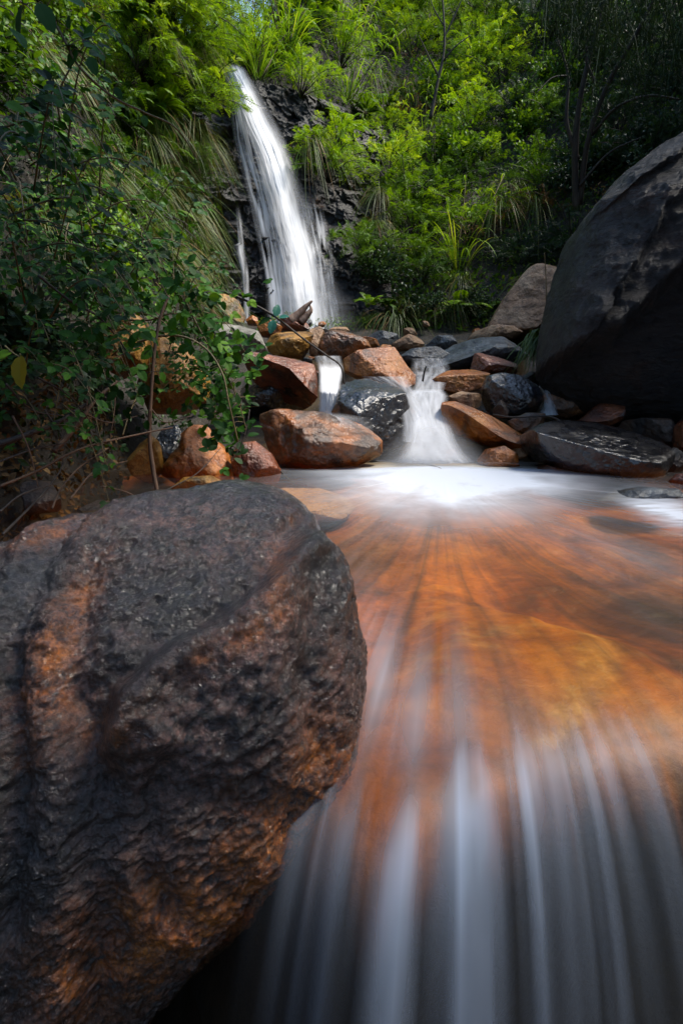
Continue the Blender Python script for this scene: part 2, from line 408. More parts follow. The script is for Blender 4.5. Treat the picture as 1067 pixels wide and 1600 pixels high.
# cliff face beside and behind the waterfall
nx, nz = 330, 420
CX, CZ = np.meshgrid(np.linspace(-2.9, .75, nx), np.linspace(.7, 5.25, nz), indexing='ij')
cx, cz = CX.ravel(), CZ.ravel()
cyy = cliff_y(cx, cz)
pw = np.stack([cx * 1.0 + .35 * fbm(np.stack([cx, cz, cx], 1) * 1.5, 3, seed=4), cyy, cz * 1.0], 1)
f1, f2, idn = worley((pw + .2 * np.stack([fbm(pw * 3, 3, seed=q) for q in (81, 82, 83)], 1)) * np.array([2.2, 2.0, 3.6]), 8)
g1, g2, idm = worley(pw * np.array([7.0, 3.0, 11.0]) + 4, 9)
disp = .16 * (idn - .5) + .05 * (idm - .5) + .16 * fbm(pw * np.array([1.6, 1, 2.2]), 6, .55, seed=6, ridged=True) + .16 * fbm(pw * 1.1, 4, seed=16) + .03 * fbm(pw * 14, 4, seed=7)
CDISP = disp
top = sstep(4.75, 5.2, cz)
cyy2 = cyy - .14 - disp + top * .9
cliff = mesh('cliff', np.stack([cx, cyy2, cz - top * .12], 1), grid_faces(nx, nz), M['cliff'])
tag(cliff, kind='structure')

# ------------------------------------------------------------------ rocks
_ICO = {}
def ico(n):
    if n not in _ICO:
        bm = bmesh.new(); bmesh.ops.create_icosphere(bm, subdivisions=n, radius=1.0)
        bm.verts.ensure_lookup_table()
        V = np.array([v.co[:] for v in bm.verts]); F = np.array([[v.index for v in f.verts] for f in bm.faces]); bm.free()
        _ICO[n] = (unit(V), F)
    return _ICO[n]
def outline(poly, cx, cy, n=720):
    """radius of the (star-shaped) outline as a function of the angle, in photo pixels, picture y up"""
    p = np.asarray(poly, float); q = np.roll(p, -1, 0)
    seg = p[:, None] + (q - p)[:, None] * np.linspace(0, 1, 40, endpoint=False)[None, :, None]
    s = seg.reshape(-1, 2); a = np.arctan2(cy - s[:, 1], s[:, 0] - cx); r = np.hypot(s[:, 0] - cx, s[:, 1] - cy)
    o = np.argsort(a); a, r = a[o], r[o]
    g = np.linspace(-math.pi, math.pi, n, endpoint=False)
    rr = np.interp(g, np.concatenate([a - 2 * math.pi, a, a + 2 * math.pi]), np.tile(r, 3))
    kern = np.exp(-np.linspace(-2, 2, 9) ** 2); kern /= kern.sum()
    rr = np.convolve(np.concatenate([rr[-4:], rr, rr[:4]]), kern, 'valid')
    return g, rr
def make_rock(name, poly, Yc, thick, mat, label, seed, sub=7, facets=6, rough=.065, block=.78, group=None, cuts=(), fine=.012, custom=None, centre=None, cut_lo=.55, attrs=None, dense=0):
    p = np.asarray(poly, float)
    if centre is None:
        q = np.roll(p, -1, 0); cr = p[:, 0] * q[:, 1] - q[:, 0] * p[:, 1]; A = cr.sum() / 2
        cx_, cy_ = ((p + q) * cr[:, None]).sum(0) / (6 * A)
    else: cx_, cy_ = centre
    C = at(cx_, cy_, Yc); dep = (C - EYE) @ FWD; px = dep / FPX
    g, rr = outline(poly, cx_, cy_)
    D, F = ico(sub)
    if dense:                                                                     # more of the mesh on the side one sees
        ph = np.arccos(np.clip(D[:, 2], -1, 1)); p2 = ph - dense * np.sin(ph) * (1 + np.cos(ph)) * .5
        D = np.stack([D[:, 0], D[:, 1], 0 * ph], 1); D = unit(D) * np.sin(p2)[:, None]; D[:, 2] = np.cos(p2)
    th = np.arctan2(D[:, 1], D[:, 0]); sn = np.hypot(D[:, 0], D[:, 1])
    rad = np.interp(th, np.concatenate([g, [math.pi]]), np.concatenate([rr, rr[:1]])) * px
    s = sn ** block; zz = np.sign(D[:, 2]) * np.abs(D[:, 2]) ** block
    L = np.stack([np.cos(th) * rad * s, np.sin(th) * rad * s, zz * thick], 1)     # x right, y up in view, z to the viewer
    size = (np.percentile(rr, 60) * px + thick) * .5 * 2
    rs = np.random.default_rng(seed)
    nrm = []
    for _ in range(facets):
        v = unit(rs.normal(size=3) * np.array([.9, .9, 1.0]))
        if abs(v[2]) < .4: v[2] = .6 * (1 if v[2] >= 0 else -1); v = unit(v)
        nrm.append((v, rs.uniform(cut_lo, .9)))
    for v, c in list(cuts) + nrm:
        v = unit(np.array(v, float)); d = L @ v; h = d.max() * c
        e_ = max(1e-6, .035 * d.max()); L = L - (e_ * np.logaddexp(0, np.clip((d - h) / e_, -40, 40)))[:, None] * v
    Pn = L / size + seed * 3.7
    rdir = unit(L)
    dsp = rough * fbm(Pn * 2.6, 5, .55, seed=seed) + rough * .5 * fbm(Pn * 5, 4, .5, seed=seed + 40, ridged=True) + fine * fbm(Pn * 16, 4, .6, seed=seed + 9)
    edge = .35 + .65 * np.abs(D[:, 2])                                            # hold the outline, roughen the faces
    L = L + rdir * (dsp * edge * size)[:, None]
    if custom is not None: L = custom(L, cx_, cy_, px)
    Wv = L[:, :1] * RT + L[:, 1:2] * UP - L[:, 2:] * FWD + C
    base = np.array([C[0], C[1], Wv[:, 2].min()])
    at_ = attrs(L, cx_, cy_, px) if attrs else None
    o = mesh(name, Wv - base, F, M[mat] if isinstance(mat, str) else mat, at_)
    o.location = base
    tag(o, label, 'boulder' if name.endswith('boulder') else 'rock', group)
    return o

T = (0, .85, .5)     # a flat top that faces up and a little to the viewer
ROCKS = [
 # outline, material, label, options
 ([(314,468),(338,457),(352,462),(372,468),(384,490),(380,502),(345,500),(318,482)], 'ochre', 'sunlit ochre block topping the left end of the rocks below the waterfall', dict(Y=8.0, cuts=[((.8,.1,.6),.5)])),
 ([(316,502),(345,494),(375,505),(405,520),(417,545),(408,558),(340,552),(318,530)], 'grey', 'flat topped pale grey rock beside the brambles, under the ochre block', dict(Y=6.3, cuts=[(T,.35)])),
 ([(410,530),(420,520),(455,516),(487,513),(492,525),(482,545),(470,560),(430,560),(412,550)], 'ochre', 'golden yellow rock behind the split wedge rock, under the driftwood', dict(Y=6.8, cuts=[(T,.5)])),
 ([(380,560),(395,549),(425,554),(460,557),(490,563),(500,600),(497,622),(480,640),(430,625),(393,592)], 'red', 'wedge shaped red brown rock with a sharp pale diagonal edge beside the thin cascade', dict(Y=5.6, sub=7, cuts=[((.25,.75,.55),.45),((-.35,-.8,.45),.3)], facets=3)),
 ([(483,514),(500,510),(507,520),(504,545),(496,562),(484,556)], 'tan', 'small upright tan rock between the golden rock and grey brown rock', dict(Y=6.9)),
 ([(437,497),(455,495),(480,503),(490,512),(470,520),(440,519)], 'red', 'rough reddish rock lying under the driftwood stump', dict(Y=7.7)),
 ([(400,505),(420,500),(442,512),(436,526),(408,526)], 'orange', 'small orange rock behind the teal bramble leaves', dict(Y=7.4)),
 ([(382,496),(392,492),(404,496),(403,508),(388,508)], 'orange', 'tiny orange stone at the foot of the thin left trickle', dict(Y=8.1)),
 ([(497,548),(505,525),(520,519),(545,520),(575,535),(580,547),(552,560),(525,566),(503,562)], 'mixed', 'rounded grey rock with an ochre left face above the thin cascade', dict(Y=6.9, sub=7)),
 ([(512,517),(525,508),(540,510),(546,518),(540,526),(520,526)], 'tan', 'small pale tan rock at the waterfall foot, right of the driftwood', dict(Y=8.0)),
 ([(555,532),(570,527),(588,531),(594,540),(580,548),(560,545)], 'orange', 'little rounded orange brown stone left of the slate grey pebble', dict(Y=7.5)),
 ([(574,524),(590,518),(620,522),(628,532),(610,540),(580,537)], 'slate', 'smooth slate grey stone behind the large orange boulder', dict(Y=7.9)),
 ([(610,540),(640,521),(655,520),(663,535),(657,550),(630,552),(614,550)], 'tan', 'tan brown rock with dark foot beside the smooth slate stone', dict(Y=7.5)),
 ([(592,545),(598,537),(610,539),(614,550),(600,554)], 'orange', 'small orange cap stone touching the top of the large orange boulder', dict(Y=6.6)),
 ([(535,562),(560,548),(590,542),(615,540),(635,570),(650,585),(648,600),(635,610),(600,602),(560,590),(540,580)], 'orange', 'large angular orange boulder with a flat pale face above the cascades', dict(Y=6.0, sub=7, cuts=[((.1,.45,.8),.35)], name='boulder', facets=4)),
 ([(525,630),(533,602),(548,587),(575,581),(605,590),(627,607),(641,650),(641,682),(625,702),(600,710),(560,698),(538,672)], 'black', 'rounded glossy black boulder between the thin and the main cascade', dict(Y=5.0, sub=7, cuts=[((.2,.9,.35),.75)], name='boulder', facets=4)),
 ([(518,645),(530,620),(548,632),(552,660),(530,672)], 'mixed', 'brown lump of rock leaning on the glossy black boulder', dict(Y=4.95)),
 ([(392,668),(405,650),(440,643),(500,643),(550,655),(580,670),(598,690),(597,712),(560,728),(500,735),(440,728),(410,705)], 'mixed', 'long low front boulder with water sheeting over its pale top', dict(Y=4.6, sub=7, cuts=[((.25,.8,.55),.62),((-.55,.1,.8),.7)], name='boulder', facets=3, rough=.085)),
 ([(361,712),(380,693),(400,690),(425,710),(439,735),(434,754),(400,760),(368,750)], 'red', 'glossy rounded red brown rock at the end of the bramble', dict(Y=4.1, facets=3)),
 ([(251,742),(265,725),(285,700),(290,680),(305,664),(325,665),(338,685),(354,705),(364,735),(352,760),(290,762)], 'orange', 'large smooth orange rock with a raised left hump under the brambles', dict(Y=4.15, sub=7, facets=3)),
 ([(198,715),(215,690),(235,680),(250,690),(254,735),(232,756),(208,742)], 'ochre', 'brownish orange rock standing behind the upright stick', dict(Y=4.1)),
 ([(270,762),(290,746),(330,743),(350,752),(325,775),(280,778)], 'ochre', 'low yellowish stone peeping over the top of the foreground boulder', dict(Y=3.5, facets=2)),
 ([(222,610),(235,542),(265,523),(300,553),(325,590),(324,628),(285,648),(240,650)], 'ochre', 'big rounded ochre boulder behind the upright stick and brambles', dict(Y=4.9, sub=7, facets=3, name='boulder', rough=.03)),
 ([(140,560),(150,512),(185,490),(225,500),(240,530),(232,575),(190,590)], 'ochre', 'dim ochre boulder half buried in leaves left of the upright stick', dict(Y=4.7, name='boulder')),
 ([(246,690),(258,668),(280,664),(296,690),(288,722),(262,738),(250,715)], 'jet', 'dark wet stone wedged between the two orange rocks behind the stick', dict(Y=4.3)),
 ([(655,575),(690,548),(710,535),(750,527),(800,520),(828,528),(826,555),(800,575),(750,580),(700,582)], 'slate', 'long blue grey slab with pale lichen spots below the tan boulder', dict(Y=6.9, sub=7, cuts=[(T,.55)], facets=3)),
 ([(725,528),(740,514),(765,511),(800,513),(817,524),(795,535),(750,537)], 'tan', 'pinkish tan rock lying behind the long blue grey slab', dict(Y=7.6)),
 ([(618,562),(640,548),(680,543),(702,555),(697,574),(660,574),(630,570)], 'slate', 'dark grey slab right behind the large orange boulder', dict(Y=6.9)),
 ([(662,542),(680,527),(705,526),(714,537),(690,550)], 'slate', 'small grey stone between the tan brown rock and blue grey slab', dict(Y=7.4)),
 ([(718,565),(735,553),(752,549),(780,556),(806,568),(806,584),(780,592),(738,585)], 'red', 'rough red brown rock in front of the long blue grey slab', dict(Y=6.3, cuts=[((.2,.8,.5),.5)])),
 ([(672,596),(700,578),(750,568),(764,580),(757,606),(720,618),(688,614)], 'orange', 'wet orange slab that the water slips over, above the main cascade', dict(Y=5.8, cuts=[(T,.4),((.1,-.2,.9),.5)], facets=3)),
 ([(750,612),(757,590),(780,584),(810,588),(835,603),(845,625),(832,648),(800,654),(768,646)], 'black', 'rounded speckled black rock left of the small right hand cascade', dict(Y=5.5, sub=7, facets=4)),
 ([(372,600),(395,585),(440,600),(490,625),(498,645),(440,652),(385,648)], 'jet', 'black rock added for the shaded hollow under the wedge shaped red brown rock', dict(Y=5.9)),  # black rock added where there is only a shaded void under the wedge
 ([(770,640),(780,626),(792,624),(796,640),(790,656),(775,655)], 'dim', 'small brown stone leaning against the speckled black rock', dict(Y=5.05)),
 ([(843,612),(860,603),(890,606),(907,625),(909,650),(880,656),(853,645)], 'mixed', 'dark rock with a rusty wet edge right of the small cascade', dict(Y=5.4)),
 ([(810,592),(825,581),(842,584),(847,600),(828,606)], 'dim', 'small dark brown stone at the foot of the grass tuft', dict(Y=5.9)),
 ([(680,642),(690,629),(715,623),(748,634),(783,655),(816,680),(830,698),(812,709),(770,697),(720,680),(690,662)], 'orange', 'big slanting orange slab with a pale blunt upper end beside the main cascade', dict(Y=4.85, sub=7, cuts=[((.3,.75,.55),.3)], facets=3, thick=.3)),
 ([(698,620),(720,612),(750,617),(759,632),(740,640),(708,632)], 'tan', 'tan stone tucked behind the big slanting orange slab', dict(Y=5.3)),
 ([(746,718),(760,702),(785,697),(806,709),(809,730),(780,736),(755,733)], 'orange', 'small glossy orange stone standing in the white foam', dict(Y=4.5, facets=3)),
 ([(793,658),(820,646),(850,647),(854,666),(832,678),(802,676)], 'mixed', 'small wet brown rock under the thin dark twig', dict(Y=4.9)),
 ([(823,675),(850,660),(890,650),(950,655),(1000,670),(1031,693),(1036,725),(1015,750),(965,762),(900,745),(850,722),(828,695)], 'jet', 'broad flat jet black rock with a shining wet edge', dict(Y=4.35, sub=7, cuts=[((.12,.85,.5),.36)], facets=3, block=.6, thick=.45)),
 ([(906,656),(930,635),(958,617),(971,628),(969,658),(945,668),(918,664)], 'red', 'pointed rusty rock behind the jet black rock', dict(Y=5.0, cuts=[((-.3,.6,.7),.4)], facets=3)),
 ([(955,668),(990,655),(1040,656),(1064,670),(1064,704),(1030,708),(990,690)], 'dim', 'dark brown block under the giant boulder, behind the jet black rock', dict(Y=4.8)),
 ([(1056,705),(1058,665),(1085,635),(1110,660),(1105,705),(1080,715)], 'red', 'rusty rock cut by the right edge of the view', dict(Y=4.5)),
 ([(1048,750),(1058,740),(1080,742),(1090,755),(1078,768),(1055,764)], 'red', 'small wet red brown stone on the shallow right shore', dict(Y=3.75)),
 ([(1028,708),(1050,700),(1068,712),(1066,735),(1045,742),(1032,730)], 'dim', 'small dark stone at the right end of the jet black rock', dict(Y=4.2)),
 ([(828,737),(850,726),(885,729),(895,742),(860,750)], 'red', 'reddish stone barely breaking the foam beside the jet black rock', dict(Y=4.35, facets=2)),
 ([(938,784),(965,766),(1000,761),(1045,764),(1062,780),(1010,792)], 'slate', 'flat grey stone awash in the shallows at the right', dict(Y=3.5, facets=2, thick=.2)),
 ([(760,512),(785,470),(820,425),(850,404),(890,404),(884,430),(866,465),(850,505),(824,530),(785,524)], 'tan', 'tall tan boulder with a flat top, left of the giant dark boulder', dict(Y=7.9, sub=7, cuts=[((-.35,.2,.8),.4),((0,.95,.3),.8)], name='boulder', facets=4)),
 ([(120,800),(150,782),(175,784),(196,800),(180,815),(140,815)], 'dim', 'flat brown stone in the dark water behind the foreground boulder', dict(Y=3.1, thick=.12)),
 ([(20,775),(50,750),(90,752),(105,775),(85,800),(40,805)], 'dim', 'dark stone under fallen twigs at the left water edge', dict(Y=2.9)),
]
for i, (poly, mat, label, o) in enumerate(ROCKS):
    o = dict(o); Yc = o.pop('Y'); name = o.pop('name', 'rock')
    wpx = (max(p[0] for p in poly) - min(p[0] for p in poly)) * Yc / FPX
    hpx = (max(p[1] for p in poly) - min(p[1] for p in poly)) * Yc / FPX
    th = o.pop('thick', .5 * (wpx * hpx) ** .5 * 1.0)
    make_rock(name, poly, Yc, th, mat, label, 100 + i * 7, **o)

# giant dark boulder on the right
def giant_shape(L, cx_, cy_, px):
    X_ = cx_ + L[:, 0] / px; Y_ = cy_ - L[:, 1] / px
    front = sstep(-.2, .4, L[:, 2])
    def edge_step(pts, amp, wid, fade):
        best = np.full(len(L), 1e9); sg = np.zeros(len(L))
        for (x0, y0), (x1, y1) in zip(pts[:-1], pts[1:]):
            dx, dy = x1 - x0, y1 - y0; t = np.clip(((X_ - x0) * dx + (Y_ - y0) * dy) / (dx * dx + dy * dy), 0, 1)
            d = np.hypot(X_ - x0 - t * dx, Y_ - y0 - t * dy); c = dx * (Y_ - y0) - dy * (X_ - x0)
            sg = np.where(d < best, np.sign(c), sg); best = np.minimum(best, d)
        s_ = best * sg
        return amp * sstep(-wid, wid, s_) * np.exp(-np.maximum(0, s_) / fade)
    j = 6 * fbm(L * 6, 3, seed=77)
    X_ = X_ + j; Y_ = Y_ + j
    d = 0
    d = d - edge_step([(840, 585), (900, 560), (960, 500), (1010, 450), (1100, 400)], .34, 14, 260)      # undercut below the overhanging front edge
    d = d - edge_step([(890, 520), (950, 410), (1010, 350), (1100, 330)], .10, 7, 70)
    d = d - edge_step([(960, 340), (1010, 310), (1060, 315), (1130, 300)], .08, 6, 60)
    L = L.copy(); L[:, 2] += d * front
    return L
GIANT = [(832,580),(840,540),(857,490),(880,420),(900,362),(950,303),(1000,268),(1067,230),(1200,190),(1380,230),(1480,420),(1450,620),(1300,700),(1067,668),(960,655),(900,640),(858,612)]
make_rock('boulder', GIANT, 5.6, 1.25, 'giant', 'giant near black boulder leaning over the right bank', 901, sub=8, facets=5, rough=.05, block=.75, fine=.018, custom=giant_shape, centre=(1110, 450), cut_lo=.75)

# the wet boulder in the foreground
FORE = [(375,749),(410,755),(440,765),(470,785),(490,808),(500,838),(520,870),(540,920),(545,960),(557,1005),(559,1060),(549,1130),(537,1190),(500,1255),(440,1340),(380,1395),(320,1450),(270,1510),
        (225,1590),(150,1700),(-50,1790),(-300,1720),(-420,1400),(-400,1100),(-250,935),(-100,888),(0,862),(60,838),(130,812),(180,790),(200,781),(218,781),(250,774),(300,764),(340,752)]
def poly_dist(X_, Y_, pts):
    best = np.full(len(X_), 1e9); sg = np.zeros(len(X_)); along = np.zeros(len(X_)); tot = len(pts) - 1
    for i, ((x0, y0), (x1, y1)) in enumerate(zip(pts[:-1], pts[1:])):
        dx, dy = x1 - x0, y1 - y0; t = np.clip(((X_ - x0) * dx + (Y_ - y0) * dy) / (dx * dx + dy * dy), 0, 1)
        d = np.hypot(X_ - x0 - t * dx, Y_ - y0 - t * dy); c = dx * (Y_ - y0) - dy * (X_ - x0)
        m = d < best; sg = np.where(m, np.sign(c), sg); along = np.where(m, (i + t) / tot, along); best = np.minimum(best, d)
    return best, sg, along
def fore_shape(L, cx_, cy_, px):
    P = L * 1.0
    X_ = cx_ + L[:, 0] / px + 16 * fbm(P * 7, 4, seed=50); Y_ = cy_ - L[:, 1] / px + 16 * fbm(P * 7 + 9, 4, seed=51)
    front = sstep(-.05, .2, L[:, 2]); d = np.zeros(len(L))
    b, s, a = poly_dist(X_, Y_, [(255, 1090), (285, 1005), (320, 970), (370, 950), (420, 910), (455, 868), (478, 820)])       # the lip across the face
    s_ = b * s; d += .085 * sstep(-14, 10, s_) * np.exp(-np.maximum(0, s_) / 150) * sstep(0, .12, a) * sstep(1.0, .85, a)
    d += -.018 * np.exp(-((s_ + 12) / 16) ** 2) * sstep(0, .1, a)
    for pts, amp, wd in [([(168, 792), (150, 850), (160, 960), (190, 1100), (170, 1250)], -.030, 18), ([(210, 900), (240, 1000), (275, 1120), (260, 1300), (230, 1450)], -.032, 22),
                         ([(60, 860), (40, 980), (70, 1150)], -.028, 24), ([(100, 1000), (110, 1200), (80, 1400)], -.022, 18), ([(330, 1080), (310, 1180), (340, 1260)], -.022, 15),
                         ([(480, 900), (470, 1000), (490, 1100), (460, 1200)], -.026, 20), ([(300, 780), (260, 850), (240, 930)], -.010, 20)]:
        b, s, a = poly_dist(X_, Y_, pts); d += amp * np.exp(-(b / wd) ** 2) + amp * -.5 * np.exp(-((b * s - 2.2 * wd) / (1.5 * wd)) ** 2)
    Pa = np.stack([P[:, 0] * .8 + P[:, 1] * .6, (P[:, 1] * .8 - P[:, 0] * .6) * 1.7, P[:, 2]], 1) + .03 * np.stack([fbm(P * 8, 3, seed=q) for q in (91, 92, 93)], 1)
    d += .012 * fbm(P * 6, 5, .55, seed=60) + .009 * fbm(P * 14, 4, .6, seed=61, ridged=True) + .016 * fbm(Pa * 20, 4, .58, seed=62, ridged=True) + .006 * fbm(Pa * 58, 3, .55, seed=63, ridged=True)
    L = L.copy(); nd = unit(L); nd[:, 2] += .6; nd = unit(nd)
    return L + nd * (d * (.25 + .75 * front))[:, None]
def fore_attr(L, cx_, cy_, px):
    X_ = cx_ + L[:, 0] / px; Y_ = cy_ - L[:, 1] / px
    n = fbm(L * 9, 5, .6, seed=70); n2 = fbm(L * 22, 4, .6, seed=71)
    def blob(x, y, rx, ry, ang=0):
        c, s = math.cos(ang), math.sin(ang); u = (X_ - x) * c + (Y_ - y) * s; v = -(X_ - x) * s + (Y_ - y) * c
        return np.exp(-(u / rx) ** 2 - (v / ry) ** 2)
    rust = 1.0 * blob(430, 1235, 130, 75, -.6) + .9 * blob(500, 1150, 60, 60) + .6 * blob(300, 1290, 80, 60) + .55 * blob(455, 860, 22, 60) + .5 * blob(415, 945, 75, 16, -.5) + \
        .5 * blob(205, 940, 22, 80, .2) + .5 * blob(195, 1010, 30, 60) + .4 * blob(120, 830, 90, 20, -.3) + .4 * blob(280, 1040, 40, 40) + .35 * blob(250, 1370, 60, 80) + .25 * blob(510, 1030, 30, 70)
    pink = .8 * blob(440, 940, 60, 30, -.4) + .7 * blob(380, 1050, 110, 60, -.3) + .6 * blob(515, 1040, 35, 90) + .5 * blob(215, 950, 40, 70) + .5 * blob(320, 820, 130, 40) + .5 * blob(445, 880, 25, 50)
    return {'rust': np.clip(rust * (1.0 + 1.5 * n) + .5 * np.maximum(0, n2 - .1) * (rust > .1), 0, 1), 'pink': np.clip(pink * (.7 + 1.2 * n), 0, 1)}
def fore_mat():
    k = NT('wet gneiss'); co = k.coords(False)
    n1 = k.noise(co, 9, 12, .66, .6)
    base = k.ramp(n1, [(.36, (.002, .002, .003)), (.49, (.010, .008, .009)), (.60, (.05, .032, .03)), (.74, (.20, .12, .095))])
    g = k.noise(co, 95, 6, .7)
    gr = k.ramp(g, [(.34, .15), (.5, .85), (.68, 2.0)])
    pk = k.math('MULTIPLY', k.attr('pink'), k.ramp(k.noise(co, 34, 8, .65), [(.42, 0.0), (.62, .9)]))
    base = k.mix(pk, base, (.50, .26, .20, 1))
    ru = k.math('MULTIPLY', k.attr('rust'), k.ramp(k.noise(co, 26, 8, .68), [(.36, .0), (.58, 1.0)]))
    base = k.mix(ru, base, k.ramp(k.noise(co, 14, 6), [(.3, (.26, .055, .005)), (.7, (.66, .20, .018))]))
    base = k.mix(.75, base, gr, 'MULTIPLY')
    rough = k.ramp(k.noise(co, 18, 6, .6), [(.35, .16), (.65, .42)])
    hh = k.math('ADD', k.math('MULTIPLY', k.noise(co, 38, 10, .72), .7), k.math('MULTIPLY', k.noise(co, 130, 5, .65), .3))
    b = k.n('Bump', {'Strength': 1.0, 'Distance': .03, 'Height': hh}).outputs[0]
    b2 = k.n('Bump', {'Strength': .9, 'Distance': .022, 'Height': k.noise(co, 48, 6, .6)}).outputs[0]
    return k.out(k.n('BsdfPrincipled', {'Base Color': base, 'Roughness': k.math('ADD', rough, .2), 'Normal': b, 'Specular IOR Level': .3, 'Coat Weight': 1.0, 'Coat Roughness': .07, 'Coat IOR': 1.6, 'Coat Normal': b2}).outputs[0])
M['fore'] = fore_mat()
make_rock('boulder', FORE, 1.22, .42, 'fore', 'huge wet dark boulder with rusty orange patches in the foreground', 555, sub=8, facets=0, rough=.022, block=.88, fine=.004,
          custom=fore_shape, attrs=fore_attr, dense=.5, centre=(150, 1180), cuts=[((.05, .72, .69), .86)])

stones = []
rs0 = np.random.default_rng(321)
for k_ in range(6):
    V_, F_ = ico(5); L_ = V_ * np.array([1.0, .8, .6])
    for _ in range(6):
        v = unit(rs0.normal(size=3)); d = L_ @ v; L_ = L_ - np.maximum(0, d - d.max() * rs0.uniform(.6, .9))[:, None] * v
    L_ = L_ * (1 + .10 * fbm(V_ * 2.2 + k_ * 5, 4, seed=k_ + 200))[:, None]
    o = mesh('stone', L_, F_, M[['orange', 'red', 'mixed', 'slate', 'tan', 'black'][k_]]); stones.append(o)
for k_ in range(64):
    o = stones[k_] if k_ < 6 else stones[k_ % 6].copy()
    if k_ >= 6: COL.objects.link(o)
    y = rs0.uniform(4.55, 8.4); x = rs0.uniform(-1.45, 2.0 if y > 6 else 1.6); sc = rs0.uniform(.04, .11)
    if y < 5.3 and -.2 < x < .75: y += 1.6
    o.location = (x, y, float(floor_z(y)) + .03); o.scale = (sc,) * 3; o.rotation_euler = (rs0.uniform(-.4, .4), rs0.uniform(-.4, .4), rs0.uniform(0, 6.3))
    tag(o, ['small orange stone', 'small red brown stone', 'small dark and orange stone', 'small blue grey stone', 'small tan stone', 'small black stone'][k_ % 6] + ' wedged in gaps between the boulders', 'stone', 'small stones wedged between the boulders')

# ------------------------------------------------------------------ stream: bed, pool and front cascade as fans that spread from the plunge point
S0 = at(690, 742, 3.98); S0[2] = 0
LIP = [at(px_, py_, 0.8 / math.tan(PITCH + math.atan((py_ - 800) / FPX)))[:2] for px_, py_ in [(-400, 900), (250, 985), (450, 1120), (560, 1215), (620, 1250), (700, 1205), (850, 1152), (960, 1122), (1067, 1096), (1500, 1000), (2600, 900), (5200, 800)]]
LIP = list(spline(np.array([[*p, 0] for p in LIP]), 90)[:, :2])
def lip_r(th):
    """distance from the plunge point to the lip along each heading (0 = straight to the viewer)"""
    d = np.stack([np.sin(th), -np.cos(th)], 1); best = np.full(len(th), 9.0)
    for a, b in zip(LIP[:-1], LIP[1:]):
        e = b - a; den = d[:, 0] * -e[1] + d[:, 1] * e[0]
        w_ = a - S0[:2]
        t = (w_[0] * -e[1] + w_[1] * e[0]) / den; u = (d[:, 0] * w_[1] - d[:, 1] * w_[0]) / den
        ok = (t > 0) & (u >= -.02) & (u <= 1.02); best = np.where(ok, np.minimum(best, t), best)
    return best
nth, nr = 620, 560
ths = np.concatenate([np.linspace(R(-178), R(-62), 70)[:-1], np.linspace(R(-62), R(50), 480), np.linspace(R(50), R(178), 72)[1:]]); nth = len(ths)
rl = lip_r(ths)
rl = np.where(np.abs(ths) < R(62), rl, np.interp(np.degrees(np.abs(ths)), [62, 85, 110, 180], [6, 4.5, 1.3, .75])); rl = np.minimum(rl, 6.0)
rl = rl + .02 * np.sin(ths * 23) + .03 * fbm(np.stack([ths * 5, 0 * ths, 0 * ths], 1), 2, seed=31)
qs = np.concatenate([np.linspace(0, 1, 400), 1 + np.linspace(0, 1, 160)[1:]]); nr = len(qs)
TH, Q = np.meshgrid(ths, qs, indexing='ij')
RL = np.repeat(rl[:, None], nr, 1)
RR = np.where(Q <= 1, RL * Q, RL + (Q - 1) * .85)
s = np.maximum(0, RR - RL)
WX = S0[0] + RR * np.sin(TH); WY = S0[1] - RR * np.cos(TH)
pr = np.stack([TH.ravel() * 9, RR.ravel() * .35, 0 * TH.ravel()], 1)
strk = fbm(pr * np.array([4, 1, 1]), 4, .55, seed=33).reshape(TH.shape)          # streaks along the flow
thr = fbm(pr * np.array([13, .8, 1]) + np.stack([0 * pr[:, 0], 0 * pr[:, 1], .6 * pr[:, 1]], 1), 4, .6, seed=35).reshape(TH.shape)
broad = fbm(pr * np.array([1.2, 1, 1]), 3, .5, seed=34).reshape(TH.shape)
pre = np.clip((RR - RL) / 1.2 + 1, 0, 1)                                        # the surface dips as it nears the lip
se = .15 * np.logaddexp(0, (RR - RL) / .15)
WZ = -.03 * pre ** 2 - 3.4 * se ** 2 / (1 + .8 * se) + .03 * strk * sstep(0, .2, s) + .006 * broad * sstep(.1, .8, RR) + .05 * np.exp(-(RR / .35) ** 2)
PX, PY, DP = proj(np.stack([WX, WY, WZ], -1).reshape(-1, 3)); PX = PX.reshape(TH.shape); PY = PY.reshape(TH.shape)
def gb(x, y, rx, ry, a=0):
    c, s_ = math.cos(a), math.sin(a); u = (PX - x) * c + (PY - y) * s_; v = -(PX - x) * s_ + (PY - y) * c
    return np.exp(-(u / rx) ** 2 - (v / ry) ** 2)
foam = 1.0 * gb(685, 738, 135, 26) + .80 * gb(705, 766, 150, 36) + .12 * gb(560, 726, 90, 14) + .42 * gb(840, 750, 70, 20, .1) + .16 * gb(690, 805, 150, 36)
swl = fbm(np.stack([WX.ravel() * 3.2, WY.ravel() * 3.2, 0 * WX.ravel()], 1) + .5 * np.stack([fbm(np.stack([WX.ravel() * 2, WY.ravel() * 2, 0 * WX.ravel() + q], 1), 3, seed=38) for q in (0, 5, 9)], 1), 5, .55, seed=39).reshape(TH.shape)
foam *= (.25 + .75 * sstep(716, 738, PY)) * (.92 + .75 * swl)
foam *= 1 + (broad * .5 + strk * .2) * sstep(.6, 2.0, RR)
foam += (1.0 * gb(1050, 800, 60, 22, .35) + .5 * gb(1010, 790, 40, 8, .2)) * (.8 + .9 * fbm(np.stack([WX.ravel() * 7, WY.ravel() * 22, 0 * WX.ravel()], 1), 4, seed=36).reshape(TH.shape))
foam += .14 * gb(960, 860, 140, 40, .35) * (.6 + .8 * strk + broad)
